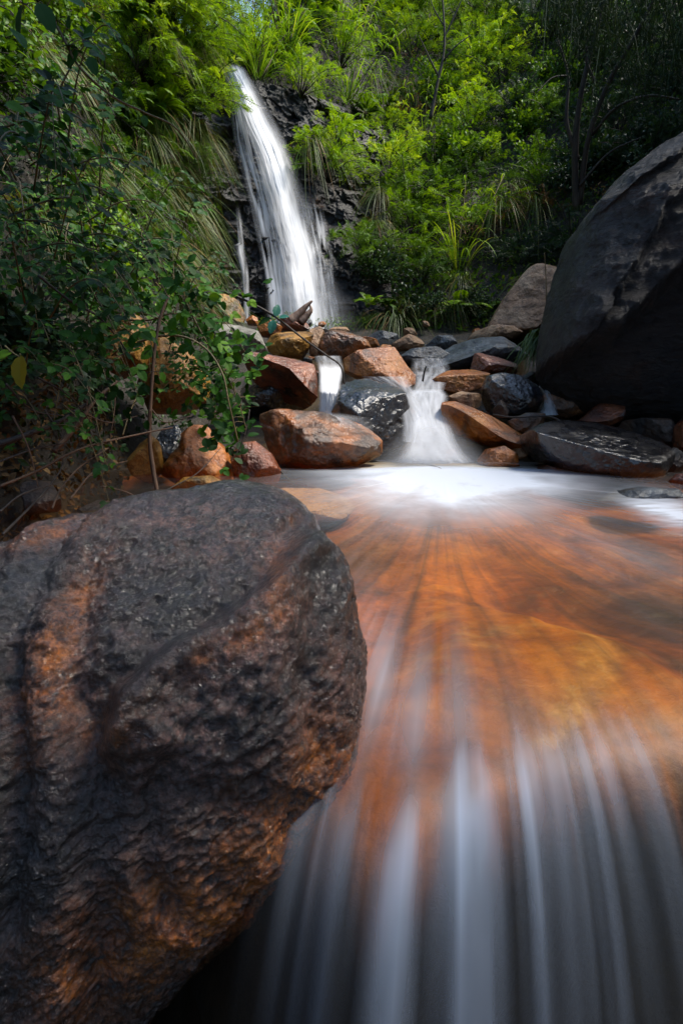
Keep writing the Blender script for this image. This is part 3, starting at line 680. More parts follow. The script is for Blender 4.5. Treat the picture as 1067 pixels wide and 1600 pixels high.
foam += (.26 * gb(640, 1110, 105, 110, .15) + .22 * gb(588, 1030, 36, 120, -.2) + .06 * gb(800, 1130, 160, 60)) * (.7 + 1.2 * strk + .6 * thr)  # thin foam stands in for the pinkish sky reflection beside the boulder
foam += .03 * sstep(820, 1000, PY) * np.clip(broad + .5 * strk + .2, 0, 1)
veil = sstep(-.18, .16, RR - RL + .10 * strk + .08 * thr)
tracks = 0
rv = np.random.default_rng(77)
env = lambda x: .16 * np.exp(-((x - 500) / 60) ** 2) + .45 * np.exp(-((x - 632) / 22) ** 2) + .95 * np.exp(-((x - 735) / 26) ** 2) + .55 * np.exp(-((x - 812) / 16) ** 2) + .6 * np.exp(-((x - 868) / 16) ** 2) + .35 * np.exp(-((x - 918) / 26) ** 2) + .2 * np.exp(-((x - 985) / 30) ** 2) + .03
for q in range(230):
    lx = rv.uniform(450, 1060); am = env(lx) * rv.uniform(.25, 1.0); wd = rv.choice([2.5, 4, 6, 10, 18], p=[.2, .3, .25, .15, .1]); fade = rv.uniform(.07, .30); st0 = rv.uniform(-.13, .02)
    j = np.argmin(np.abs(PX[:, 399] - lx) + (np.abs(ths) > R(60)) * 1e6); t0 = ths[j]
    sig = wd / 889 / max(1.2, RL[j, 0]); s2 = np.maximum(0, RR - RL - st0)
    tracks = tracks + .66 * am * np.exp(-((TH - t0 - .010 * thr) / (sig * (1 + 2.0 * s))) ** 2) * np.exp(-(s2 / fade) ** 1.3) * sstep(st0 - .03, st0 + .05, RR - RL)
tracks = (1 - np.exp(-2.1 * tracks)) * (.72 + .55 * fbm(np.stack([TH.ravel() * 60, RR.ravel() * 2.6, 0 * TH.ravel()], 1), 4, .6, seed=37).reshape(TH.shape) + .25 * np.exp(-(s / .12) ** 2))
vf = (.010 + .04 * broad + .08 * np.clip(strk, -.6, 1) + .07 * thr) * np.exp(-(s / .75) ** 2) * (1 - .8 * sstep(960, 1080, PX)) + tracks * (.85 + .3 * strk + .4 * thr)
vf *= sstep(300, 520, PX)
vf = vf + .13 * np.exp(-(s / .12) ** 2) * (.8 + 1.2 * strk + .8 * thr) * sstep(1060, 950, PX)
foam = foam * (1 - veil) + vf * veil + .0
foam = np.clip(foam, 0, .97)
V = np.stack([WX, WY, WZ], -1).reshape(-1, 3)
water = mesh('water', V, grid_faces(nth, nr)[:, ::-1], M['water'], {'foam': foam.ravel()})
tag(water, kind='structure')
# bed beneath it: stained orange up to the lip, bare dark rock where the water falls
bn = fbm(np.stack([WX.ravel() * 2.2, WY.ravel() * 2.2, 0 * WX.ravel()], 1), 4, seed=41).reshape(TH.shape)
bn2 = fbm(np.stack([WX.ravel() * 6, WY.ravel() * 6, WZ.ravel() * 6], 1), 4, seed=44).reshape(TH.shape)
depth = .05 + .17 * sstep(0.2, 1.2, RR) * sstep(1.0, .6, RR / RL) + .05 * bn
depth = np.maximum(.03, depth + .012 * bn2) + .20 * sstep(.0, .45, s)
def pdist(pts):
    b_, s_, a_ = poly_dist(PX.ravel(), PY.ravel(), pts); return (b_ * s_).reshape(TH.shape), b_.reshape(TH.shape), a_.reshape(TH.shape)
jit = 14 * bn2
sd, sb_, sa = pdist([(640, 800), (745, 880), (850, 925), (905, 958), (950, 1012), (925, 1062), (890, 1100), (800, 1150)])      # the slab's right edge
inside = sstep(-26, 14, sd + jit) * sstep(820, 930, PY) * sstep(1150, 1030, PY) * sstep(560, 700, PX)
sd2, sb2, sa2 = pdist([(860, 905), (960, 965), (1067, 1040), (1150, 1100)])
inside2 = sstep(-20, 14, sd2 + jit) * sstep(860, 930, PX) * sstep(1200, 1090, PY)
depth = depth - .075 * inside - .05 * inside2 * (1 - inside)
depth = .022 + .02 * np.logaddexp(0, (depth - .022) / .02)
gold = np.clip(.55 * inside * (.7 + bn) + 1.7 * np.exp(-(sb_ / 24) ** 2) * sstep(.35, .6, sa) * sstep(1, .8, sa) * (.9 + 1.6 * bn2) + .35 * inside2 * (.6 + bn2), 0, 1)  # golden slab, plus a bright highlight painted along its right edge
stain_shade = sstep(.15, -.08, s + .04 * bn2 + .12 * strk + .05 * thr) * (1 - .95 * gb(1060, 905, 200, 75, .25)) * (1 - .8 * gb(545, 815, 90, 40))  # pool edges darkened; the right one paints the giant boulder's shade and reflection
bed = mesh('stream_bed', np.stack([WX, WY, WZ - depth], -1).reshape(-1, 3), grid_faces(nth, nr)[:, ::-1], M['bed'], {'stain_shade': stain_shade, 'gold': gold})
tag(bed, kind='structure')
low = mesh('lower_pool_water', np.stack([np.tile([-3.0, 3.0], 2), np.repeat([-1.5, 1.2], 2), np.full(4, -.62)], 1), np.array([(0, 1, 3, 2)]), M['water'], {'foam': np.zeros(4)})
tag(low, kind='structure')
# sunken rocks
def sunk_rock(poly, zc, thick, mat, label, seed, facets=3):
    pts = []
    for px_, py_ in poly:
        d = ray(px_, py_); pts.append((EYE + d * ((zc - CAM_H) / d[2]))[:2])
    pts = np.array(pts); c = pts.mean(0)
    g_, rr_ = outline(np.stack([pts[:, 0], -pts[:, 1]], 1), c[0], -c[1]); D, F = ico(7)
    th = np.arctan2(D[:, 1], D[:, 0]); sn = np.hypot(D[:, 0], D[:, 1]); rad = np.interp(th, np.append(g_, math.pi), np.append(rr_, rr_[0]))
    L = np.stack([np.cos(th) * rad * sn ** .8, np.sin(th) * rad * sn ** .8, np.sign(D[:, 2]) * np.abs(D[:, 2]) ** .8 * thick], 1)
    L[:, 2] += .035 * fbm(L * 4, 5, .55, seed=seed) + .02 * fbm(L * 9, 4, .55, seed=seed + 1, ridged=True) - .05 * sstep(0, .25, -L[:, 1]) * (L[:, 2] > 0)
    o = mesh('rock', L, F, M[mat]); o.location = (c[0], c[1], zc); return tag(o, label, 'rock')
make_rock('rock', [(405, 772), (440, 757), (500, 760), (545, 778), (556, 792), (540, 812), (480, 818), (425, 800)], 3.45, .22, 'tan', 'pale yellow slab just awash behind the foreground boulder', 744, sub=6, facets=2, cuts=[((0, .9, .4), .3)])

# ------------------------------------------------------------------ falling water
def sheet(name, path, depth_fn, density, nu=90, nv=240, streak=22, seed=0, bulge=.05, soft=.22, label=None):
    """path rows: (py, left px, right px); depth_fn(px, py) -> metres ahead"""
    ys_ = np.array([p[0] for p in path], float); vs = np.linspace(0, 1, nv); us = np.linspace(0, 1, nu)
    t = np.linspace(0, 1, len(path))
    py = np.interp(vs, t, ys_); lx = spline(np.stack([t, [p[1] for p in path], 0 * t], 1), nv)[:, 1]; rx = spline(np.stack([t, [p[2] for p in path], 0 * t], 1), nv)[:, 1]
    U, Vv = np.meshgrid(us, vs, indexing='ij')
    px = lx[None] + (rx - lx)[None] * U; pyy = np.repeat(py[None], nu, 0)
    pts = np.empty((nu, nv, 3))
    Yd = depth_fn(px, pyy)
    d = FWD + RT * ((px - 533.5) / FPX)[..., None] + UP * ((800 - pyy) / FPX)[..., None]
    pts = EYE + d * (Yd / d[..., 1])[..., None]
    st = fbm(np.stack([U.ravel() * streak, Vv.ravel() * 5, 0 * U.ravel() + seed], 1), 4, .48, seed=seed).reshape(U.shape)
    pts[..., 1] -= bulge * (1 - (2 * U - 1) ** 2) + bulge * .22 * st
    f = density(U, Vv, st) * sstep(0, soft, U) * sstep(0, soft, 1 - U)
    o = mesh(name, pts.reshape(-1, 3), grid_faces(nu, nv), M['fall'], {'foam': np.clip(f, 0, .96).ravel()})
    return tag(o, kind='structure')
def cliff_depth(off):
    def fn(px, py):
        Yd = np.full(px.shape, 9.6)
        for _ in range(25):
            d1 = math.cos(PITCH) + (800 - py) / FPX * math.sin(PITCH)
            k = Yd / d1; x = (px - 533.5) / FPX * k; z = CAM_H + k * (-math.sin(PITCH) + (800 - py) / FPX * math.cos(PITCH))
            Yd = .5 * Yd + .5 * (cliff_y(x, np.clip(z, .5, 5.1)) - off)
        return Yd
    return fn
sheet('waterfall', [(104, 346, 384), (150, 356, 412), (200, 372, 440), (250, 392, 462), (300, 405, 478), (350, 415, 492), (400, 426, 507), (450, 431, 520), (515, 436, 534)], cliff_depth(.42),
      lambda U, V, s: np.clip(.56 + .55 * np.exp(-((U - .54) / .17) ** 2) + .55 * s - .14 * V + .10 * np.sin(V * 17 + 2 * U), 0, 1) * sstep(0, .03, V), nu=150, nv=300, streak=8, seed=3, bulge=.10, soft=.42)
sheet('waterfall_veil', [(112, 356, 384), (180, 360, 412), (230, 366, 432), (300, 384, 450), (350, 395, 462), (400, 405, 470), (450, 412, 478), (515, 418, 486)], cliff_depth(.34),
      lambda U, V, s: np.clip(.42 + 1.3 * s - .10 * V + .2 * sstep(.6, .8, V), 0, .9), nu=150, nv=300, streak=11, seed=9, bulge=.03)
sheet('waterfall_veil', [(300, 455, 500), (350, 462, 512), (400, 470, 522), (450, 478, 530), (520, 484, 545)], cliff_depth(.36),
      lambda U, V, s: np.clip(.20 + .9 * s, 0, .5) * sstep(0, .25, V), nu=80, nv=160, streak=12, seed=12, bulge=.03)
sheet('waterfall_spray', [(420, 425, 520), (465, 412, 550), (520, 400, 585)], cliff_depth(.7),
      lambda U, V, s: np.clip(.20 * np.sin(np.pi * np.clip(V * .9 + .05, 0, 1)) + .06 * s, 0, .3), nu=60, nv=80, streak=4, seed=19, bulge=.1, soft=.5)
sheet('waterfall_trickle', [(318, 366, 376), (380, 370, 382), (385, 364, 384), (430, 376, 390), (505, 380, 392)], cliff_depth(.36),
      lambda U, V, s: np.clip(.42 + .8 * s, 0, .7) * sstep(0, .2, V), nu=24, nv=160, streak=3, seed=15, bulge=.02, soft=.4)
def ramp_depth(y0, y1, p0, p1): return lambda px, py: y0 + (y1 - y0) * sstep(p0 - .15 * (p1 - p0), p1 + .35 * (p1 - p0), py)
sheet('cascade_water', [(556, 490, 535), (578, 496, 538), (600, 497, 534), (648, 496, 532)], ramp_depth(5.9, 5.05, 556, 600),
      lambda U, V, s: np.clip(.25 + .65 * sstep(.15, .35, V) + .3 * s, 0, .92), seed=21, streak=7)
sheet('cascade_water', [(606, 640, 690), (618, 632, 702), (640, 638, 698), (670, 636, 708), (700, 628, 722), (722, 610, 745)], ramp_depth(5.25, 4.35, 606, 690),
      lambda U, V, s: np.clip(.74 + .45 * s - .12 * V, 0, .95) * sstep(0, .12, V), seed=24, streak=9, nu=110)
sheet('cascade_water', [(588, 560, 640), (600, 590, 645), (620, 612, 655), (650, 625, 668), (690, 626, 680)], ramp_depth(5.3, 4.45, 588, 690),
      lambda U, V, s: np.clip(.25 + .3 * s + .2 * V, 0, .7), seed=26, streak=9)
sheet('cascade_water', [(560, 640, 700), (580, 640, 705), (592, 645, 700), (612, 642, 695)], ramp_depth(6.3, 5.3, 560, 612),
      lambda U, V, s: np.clip(.18 + .4 * s + .35 * V, 0, .7), seed=27, streak=10)
sheet('cascade_water', [(598, 838, 852), (612, 846, 860), (630, 846, 866), (648, 838, 876)], ramp_depth(5.5, 5.05, 598, 648),
      lambda U, V, s: np.clip(.25 + .4 * s + .2 * V, 0, .6), seed=28, streak=5, soft=.4)
sheet('cascade_water', [(643, 425, 535), (652, 405, 578), (668, 398, 600), (690, 425, 612)], ramp_depth(4.75, 4.12, 640, 690),
      lambda U, V, s: np.clip(.60 - .80 * V + .22 * s, 0, .55) * sstep(0, .40, V), seed=29, streak=18, bulge=.02, soft=.34)
sheet('cascade_spray', [(640, 636, 700), (680, 610, 735), (712, 580, 775), (742, 545, 815)], ramp_depth(4.75, 4.0, 640, 742),
      lambda U, V, s: np.clip(.42 * np.sin(np.pi * np.clip(V, 0, 1)) ** .8 + .08 * s, 0, .5), seed=30, streak=5, soft=.5, bulge=.06)
# stepped pools between the rocks
xs2 = np.linspace(-.85, 2.3, 120); ys2 = np.linspace(4.3, 7.7, 160)
X2, Y2 = np.meshgrid(xs2, ys2, indexing='ij')
zz2 = floor_z(Y2) + .02 + .02 * fbm(np.stack([X2.ravel() * 2, Y2.ravel() * 3, 0 * X2.ravel()], 1), 3, seed=2).reshape(X2.shape)
f2_ = np.clip(-.1 + .22 * fbm(np.stack([X2.ravel() * 5, Y2.ravel() * 1.5, 0 * X2.ravel()], 1), 4, seed=8), 0, .6)
tag(mesh('upper_stream_water', np.stack([X2, Y2, zz2], -1).reshape(-1, 3), grid_faces(120, 160), M['water'], {'foam': f2_}), kind='structure')

# ------------------------------------------------------------------ plants: one of each kind, then copies
def hemi(n, rs, spread=1.0):
    a = rs.uniform(0, 2 * math.pi, n); e = np.arccos(1 - rs.uniform(0, 1, n) * spread)
    return np.stack([np.sin(e) * np.cos(a), np.sin(e) * np.sin(a), np.cos(e)], 1)
def plant_root(name): return empty(name, (0, 0, 0))
def feathery(mat, seed, name='feathery_shrub', nst=34, ntw=11, nlf=14, leafL=.05, leafW=.013, hgt=.95, tone0=.35, flat=.55):
    rs = np.random.default_rng(seed); root = plant_root(name); st = Geo(); fo = Geo()
    for d in hemi(nst, rs, .85):
        L = hgt * rs.uniform(.55, 1.05)
        p0 = np.array([0, 0, -.05]); p1 = d * L * .5 + np.array([0, 0, .12 * L]); p2 = d * L * np.array([1.1, 1.1, .85])
        st.tube([p0, p1, p2], .010, .003, 4, 7)
        c = spline([p0, p1, p2], 30)
        tw = rs.uniform(.3, 1.0, ntw)
        clump = rs.uniform(-.2, .2)
        for t in tw:
            b = c[int(t * 29)]; ax = unit(d * .7 + rs.normal(size=3) * .65 + np.array([0, 0, .15])); l = rs.uniform(.12, .26) * (1.25 - .5 * t)
            k = np.arange(nlf); f = (k + 1) / nlf
            pos = b + ax * (l * f)[:, None] - np.array([0, 0, 1]) * (l * .35 * f ** 2)[:, None]
            side = unit(np.cross(ax, rs.normal(size=3)))
            dr = unit(ax * .55 + side * np.where(k % 2, 1, -1)[:, None] + np.array([0, 0, -.15]))
            nn = unit(np.cross(ax, side) + rs.normal(size=(nlf, 3)) * .25)
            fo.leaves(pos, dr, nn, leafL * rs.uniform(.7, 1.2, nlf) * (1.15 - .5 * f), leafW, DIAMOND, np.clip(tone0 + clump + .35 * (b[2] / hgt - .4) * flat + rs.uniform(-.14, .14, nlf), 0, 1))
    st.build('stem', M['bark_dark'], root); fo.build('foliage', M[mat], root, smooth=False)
    return root
def broadleaf(mat, seed, name='leafy_shrub', nst=22, nl=60, LL=(.05, .085), hgt=.8):
    rs = np.random.default_rng(seed); root = plant_root(name); st = Geo(); fo = Geo()
    for d in hemi(nst, rs, .9):
        L = hgt * rs.uniform(.5, 1.05); p2 = d * L + np.array([0, 0, -.1 * L]); p1 = d * L * .5 + np.array([0, 0, .15 * L])
        st.tube([np.array([0, 0, -.05]), p1, p2], .009, .003, 4, 7)
        c = spline([np.zeros(3), p1, p2], 40); t = rs.uniform(.25, 1, nl)
        P = c[(t * 39).astype(int)] + rs.normal(size=(nl, 3)) * .055
        D = unit(d + rs.normal(size=(nl, 3)) * .8 + np.array([0, 0, -.2])); N = unit(np.array([0, 0, 1.0]) + rs.normal(size=(nl, 3)) * .6)
        l = rs.uniform(*LL, nl); fo.leaves(P, D, N, l, l * .55, LEAF, np.clip(.45 + rs.uniform(-.3, .3, nl), 0, 1))
    st.build('stem', M['bark_dark'], root); fo.build('foliage', M[mat], root, smooth=False)
    return root
def blades(rs, n, length, rise, droop, k=9, r0=.05):
    a = rs.uniform(0, 2 * math.pi, n); el = rs.uniform(*rise, n); L = rs.uniform(*length, n)
    d = np.stack([np.cos(a) * np.cos(el), np.sin(a) * np.cos(el), np.sin(el)], 1)
    b = np.stack([np.cos(a), np.sin(a), 0 * a], 1) * rs.uniform(0, r0, n)[:, None]
    t = np.linspace(0, 1, k); dr = rs.uniform(*droop, n)
    C = b[:, None] + d[:, None] * (L[:, None] * t)[..., None] - np.array([0, 0, 1]) * (L[:, None] * dr[:, None] * t ** 2.2)[..., None]
    return C
def reed(mat, seed, name='reed_clump', nb=70, nst=6, hgt=1.1):
    rs = np.random.default_rng(seed); root = plant_root(name); fo = Geo(); st = Geo()
    C = blades(rs, nb, (.6 * hgt, 1.15 * hgt), (.75, 1.45), (.3, .9), 10, .16)
    fo.ribbon(C, rs.uniform(.008, .016, nb), np.clip(rs.uniform(.25, .85, nb), 0, 1))
    for _ in range(nst):
        d = unit(np.array([rs.normal() * .22, rs.normal() * .22, 1])); H = hgt * rs.uniform(1.0, 1.5)
        p0 = np.array([rs.normal() * .1, rs.normal() * .1, 0]); top = p0 + d * H + np.array([rs.normal() * .12, rs.normal() * .12, -.05])
        st.tube([p0, p0 + d * H * .5, top], .010, .004, 5, 9)
        c = spline([p0, p0 + d * H * .5, top], 20); m = 12
        for j in range(m):
            b = c[5 + int(j * 14 / m)]; a = j * 2.4 + rs.uniform(-.4, .4); dd = unit(np.array([math.cos(a), math.sin(a), .9])); l = rs.uniform(.25, .42)
            t = np.linspace(0, 1, 7); fo.ribbon((b + dd * (l * t)[:, None] - np.array([0, 0, 1]) * (l * .9 * t ** 2)[:, None])[None], np.array([.014]), rs.uniform(.3, .8))
    st.build('stem', M['twig'], root); fo.build('blades', M[mat], root, smooth=False)
    return root
def tussock(mat, seed, name='grass_tussock', nb=240, length=(.35, .85), wid=(.005, .010), rise=(.1, 1.2), droop=(.7, 1.7)):
    rs = np.random.default_rng(seed); root = plant_root(name); fo = Geo(); dr = Geo()
    fo.ribbon(blades(rs, nb, length, rise, droop, 10, .09), rs.uniform(*wid, nb), np.clip(rs.uniform(.15, .9, nb), 0, 1))
    m = nb // 6
    dr.ribbon(blades(rs, m, (length[0], length[1] * .95), rise, (droop[0] * 1.1, droop[1] * 1.1), 9, .09), rs.uniform(.004, .008, m), rs.uniform(.2, .9, m))
    fo.build('blades', M[mat], root, smooth=False); dr.build('dead_blades', M['dry'], root, smooth=False)
    return root
def fern(mat, seed, name='fern', nf=13, L=(.45, .75)):
    rs = np.random.default_rng(seed); root = plant_root(name); st = Geo(); fo = Geo()
    C = blades(rs, nf, L, (.45, 1.2), (.35, .75), 26, .03)
    for c in C:
        st.tube(c[::5], .004, .0015, 4, 8)
        t = unit(np.gradient(c, axis=0)); sd = unit(np.cross(t, np.array([0.05, .1, 1.0]))); up = np.cross(sd, t); tone = rs.uniform(.25, .75)
        env = np.sin(np.linspace(.25, 3.05, 26)) ** .8 * .13
        for sg in (1, -1):
            for q in (0, .5):
                j = np.arange(3, 25); P = c[j] * (1 - q) + c[np.minimum(j + 1, 25)] * q
                fo.leaves(P, unit(sd[j] * sg + t[j] * .45 - np.array([0, 0, .15])), up[j], env[j] * rs.uniform(.85, 1.1, len(j)), .017, DIAMOND, np.clip(tone + rs.uniform(-.1, .1, len(j)), 0, 1))
    st.build('stem', M['twig'], root); fo.build('fronds', M[mat], root, smooth=False)
    return root
def trifoliate(fo, P, D, N, size, tone, rs):
    S = unit(np.cross(D, N))
    for a, sc in ((0, 1.0), (1.05, .82), (-1.05, .82)):
        d = unit(D * math.cos(a) + S * math.sin(a) + rs.normal(size=3) * .08)
        base = P + D * size * .25 * (1 if a == 0 else 0)
        fo.leaves(base, d[None], unit(N + rs.normal(size=3) * .15)[None], np.array([size * sc]), np.array([size * sc * .72]), BRAMBLE, np.array([np.clip(tone + rs.uniform(-.12, .12), 0, 1)]))
def bramble(mat, seed, name='bramble', nst=6, L=(.5, .95), size=(.035, .062), step=.055, lean=(.8, -.5, .1)):
    """arching stems that lean out over the water, leaves of three along each"""
    rs = np.random.default_rng(seed); root = plant_root(name); st = Geo(); fo = Geo()
    for _ in range(nst):
        l = rs.uniform(*L); d = unit(np.array(lean) + rs.normal(size=3) * .45); b = rs.normal(size=3) * .12
        P = [b, b + d * l * .35 + np.array([0, 0, .12 * l]), b + d * l * .7 + np.array([0, 0, .05 * l]), b + d * l - np.array([0, 0, .28 * l])]
        st.tube(P, .0055, .0018, 5, 16, bump=.15)
        c = spline(P, 60); n = int(l / step)
        for j in range(n):
            i = min(58, int((j + .6) / n * 58)); t = unit(c[i + 1] - c[i]); sd = unit(np.cross(t, np.array([0, 0, 1.0]))) * (1 if j % 2 else -1)
            dd = unit(sd * .8 + t * .55 + np.array([0, 0, rs.uniform(-.35, .25)])); nn = unit(np.array([.25, -.45, .85]) + rs.normal(size=3) * .35)
            pe = c[i] + dd * .03
            st.tube([c[i], pe], .0016, .001, 3, 2)
            trifoliate(fo, pe, dd, nn, rs.uniform(*size), np.clip(rs.uniform(.1, .75), 0, 1), rs)
    st.build('stem', M['twig'], root); fo.build('leaves', M[mat], root, smooth=False)
    return root
def dead_bracken(seed, name='dead_bracken'):
    rs = np.random.default_rng(seed); root = plant_root(name); st = Geo(); fo = Geo()
    for d in hemi(16, rs, .9):
        l = rs.uniform(.3, .7); st.tube([np.zeros(3), d * l * .6 + np.array([0, 0, .1]), d * l + rs.normal(size=3) * .1], .005, .002, 4, 8)
        c = spline([np.zeros(3), d * l * .6 + np.array([0, 0, .1]), d * l], 16)
        for j in range(5, 16): fo.leaves(c[j][None], unit(rs.normal(size=(1, 3)) + np.array([0, 0, -.6])), rs.normal(size=(1, 3)), np.array([rs.uniform(.05, .11)]), np.array([.02]), DIAMOND, rs.uniform(0, 1))
    st.build('stem', M['bark'], root); fo.build('fronds', M['dry'], root, smooth=False)
    return root

PROTO = {
 'feathery_b': [feathery('bright', 1, tone0=.46), feathery('bright', 2, hgt=.85, nst=30, tone0=.46)],
 'feathery_y': [feathery('lime', 31, nst=30, ntw=10, tone0=.52), feathery('lime', 32, hgt=.85, nst=26, leafL=.06, tone0=.5)],
 'feathery_m': [feathery('mid', 3), feathery('mid', 4, hgt=.8, nst=30)],
 'feathery_d': [feathery('deep', 5), feathery('deep', 6, hgt=.85)],
 'leafy_m': [broadleaf('mid', 7), broadleaf('mid', 8)],
 'leafy_d': [broadleaf('deep', 9), broadleaf('deep', 10)],
 'reed': [reed('reed', 11), reed('reed', 12, nb=55, nst=9)],
 'tussock': [tussock('grassy', 13), tussock('grassy', 14, nb=200, length=(.45, 1.1))],
 'fern_m': [fern('mid', 15), fern('bright', 16)],
 'fern_d': [fern('deep', 17)],
 'bramble': [bramble('bramble', 18), bramble('bramble', 19), bramble('bramble', 20)],
 'bracken': [dead_bracken(22)],
}
WORD = {'feathery_b': ('bright green feathery shrub', 'shrub'), 'feathery_y': ('lime green feathery shrub', 'shrub'), 'feathery_m': ('mid green feathery shrub', 'shrub'), 'feathery_d': ('dark green feathery shrub', 'shrub'),
        'leafy_m': ('mid green leafy shrub', 'shrub'), 'leafy_d': ('dark leafy shrub', 'shrub'), 'reed': ('yellow green reed clump', 'reeds'), 'tussock': ('drooping grass tussock', 'grass tussock'),
        'fern_m': ('fresh green fern', 'fern'), 'fern_d': ('dark green fern', 'fern'), 'bramble': ('leafy bramble', 'bramble'), 'bracken': ('brown dead bracken', 'bracken')}
PLANTS = []
_used = {}
def place(kind, pos, scale, rot=(0, 0, 0), zone='hill'):
    v = PROTO[kind]; i = random.randrange(len(v)); key = (kind, i)
    if key not in _used: o = v[i]; _used[key] = True
    else: o = copy_thing(v[i])
    o.location = pos; o.rotation_euler = rot; o.scale = (scale,) * 3
    c = np.asarray(pos, float) + np.array([0, 0, .35 * scale]); px, py, d = proj(c)
    PLANTS.append((o, kind, zone, px, py)); return o
def hill_words(px, py):
    row = 'at the top edge' if py < 70 else 'high on the slope' if py < 185 else 'midway up the slope' if py < 300 else 'low on the slope' if py < 410 else 'at the slope foot'
    col = 'above the waterfall lip' if px < 470 else 'just right of the waterfall' if px < 570 else 'between waterfall and bare sapling' if px < 650 else 'around the bare sapling' if px < 735 else \
        'below the pale trunk' if px < 830 else 'left of the weeping tree' if px < 890 else 'behind the weeping tree' if px < 960 else 'above the giant boulder'
    return row + ' ' + col
def bank_words(px, py):
    row = 'along the top' if py < 90 else 'high up' if py < 200 else 'halfway up' if py < 330 else 'low down' if py < 480 else 'near the water'
    col = 'at the far left edge' if px < 70 else 'on the left bank' if px < 150 else 'mid left bank' if px < 240 else 'beside the waterfall'
    return row + ' ' + col
ORD = ['leftmost', 'second from left', 'third from left', 'fourth from left', 'fifth from left', 'sixth from left', 'seventh from left', 'eighth from left', 'ninth from left', 'tenth from left']
def label_plants():
    groups = {}
    for o, kind, zone, px, py in PLANTS:
        lab = WORD[kind][0] + ' ' + (hill_words if zone == 'hill' else bank_words)(px, py)
        groups.setdefault(lab, []).append((px, o, kind, zone))
    for lab, rows in groups.items():
        rows.sort(key=lambda r: r[0])
        for i, (px, o, kind, zone) in enumerate(rows):
            l = lab
            if len(rows) > 1:
                l = (ORD[i] if i < len(rows) - 1 or len(rows) > 10 else 'rightmost') + ' ' + lab if i < len(ORD) else 'rightmost ' + lab
            tag(o, l, WORD[kind][1], ('plants covering the slope right of the waterfall' if zone == 'hill' else 'plants hanging over the left bank'))

# slope behind and right of the waterfall
rs = np.random.default_rng(99)
def hz(x, y): return float(height(np.array([x]), np.array([y]))[0])
for gx in np.arange(-2.6, 9.0, .64):
    for gs in np.arange(0, 9.5, .60):
        x = gx + rs.uniform(-.25, .25); s0 = slope_back(x); yb = float(back_y(x))
        y = yb + (gs + rs.uniform(-.25, .25)) / math.sqrt(1 + s0 * s0)
        z = hz(x, y); px, py, d = proj((x, y, z + .3))
        if not (-40 < px < 1120 and -120 < py < 560): continue
        if x < -.2 and z < 4.9 and px < 335 + (py - 90) * .62 + 0: continue
        if -1.3 < x < .8 and z < 5.3: y -= .32
        px, py, d = proj((x, y, z + .3))
        # keep the cliff right of the fall open: diagonal edge
        edge = np.interp(py, [60, 120, 200, 300, 400, 500], [330, 400, 480, 525, 565, 590])
        if px < edge + 12 and py > 95: continue
        if px > 745 and py > 430 and px < 900: continue
        u = rs.uniform()
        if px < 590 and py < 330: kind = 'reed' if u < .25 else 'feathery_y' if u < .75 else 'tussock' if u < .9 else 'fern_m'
        elif py > 400: kind = 'tussock' if u < .35 else 'fern_m' if u < .6 else 'feathery_m' if u < .85 else 'leafy_d'
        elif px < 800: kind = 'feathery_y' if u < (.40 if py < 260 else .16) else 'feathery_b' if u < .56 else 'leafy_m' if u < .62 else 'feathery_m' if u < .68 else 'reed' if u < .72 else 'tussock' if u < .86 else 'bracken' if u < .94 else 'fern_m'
        elif px < 900 and py > 280: kind = 'bracken' if u < .3 else 'tussock' if u < .45 else 'fern_m' if u < .6 else 'leafy_m' if u < .75 else 'feathery_d'
        elif px < 900: kind = 'feathery_m' if u < .4 else 'leafy_m' if u < .6 else 'fern_m' if u < .7 else 'feathery_d' if u < .9 else 'bracken'
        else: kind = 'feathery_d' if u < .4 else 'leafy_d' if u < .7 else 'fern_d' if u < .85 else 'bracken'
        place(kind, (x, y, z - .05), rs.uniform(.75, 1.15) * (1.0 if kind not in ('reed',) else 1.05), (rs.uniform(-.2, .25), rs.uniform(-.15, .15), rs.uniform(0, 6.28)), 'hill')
for px in np.arange(575, 775, 27):
    for py in (462, 486, 508):
        p = at(px + rs.uniform(-9, 9), py + rs.uniform(-6, 6), 8.75 + rs.uniform(-.1, .1)); u = rs.uniform()
        place('tussock' if u < .4 else 'fern_m' if u < .65 else 'leafy_d' if u < .85 else 'bracken', p - np.array([0, 0, .15]), rs.uniform(.4, .62), (rs.uniform(0, .3), 0, rs.uniform(0, 6.28)), 'hill')
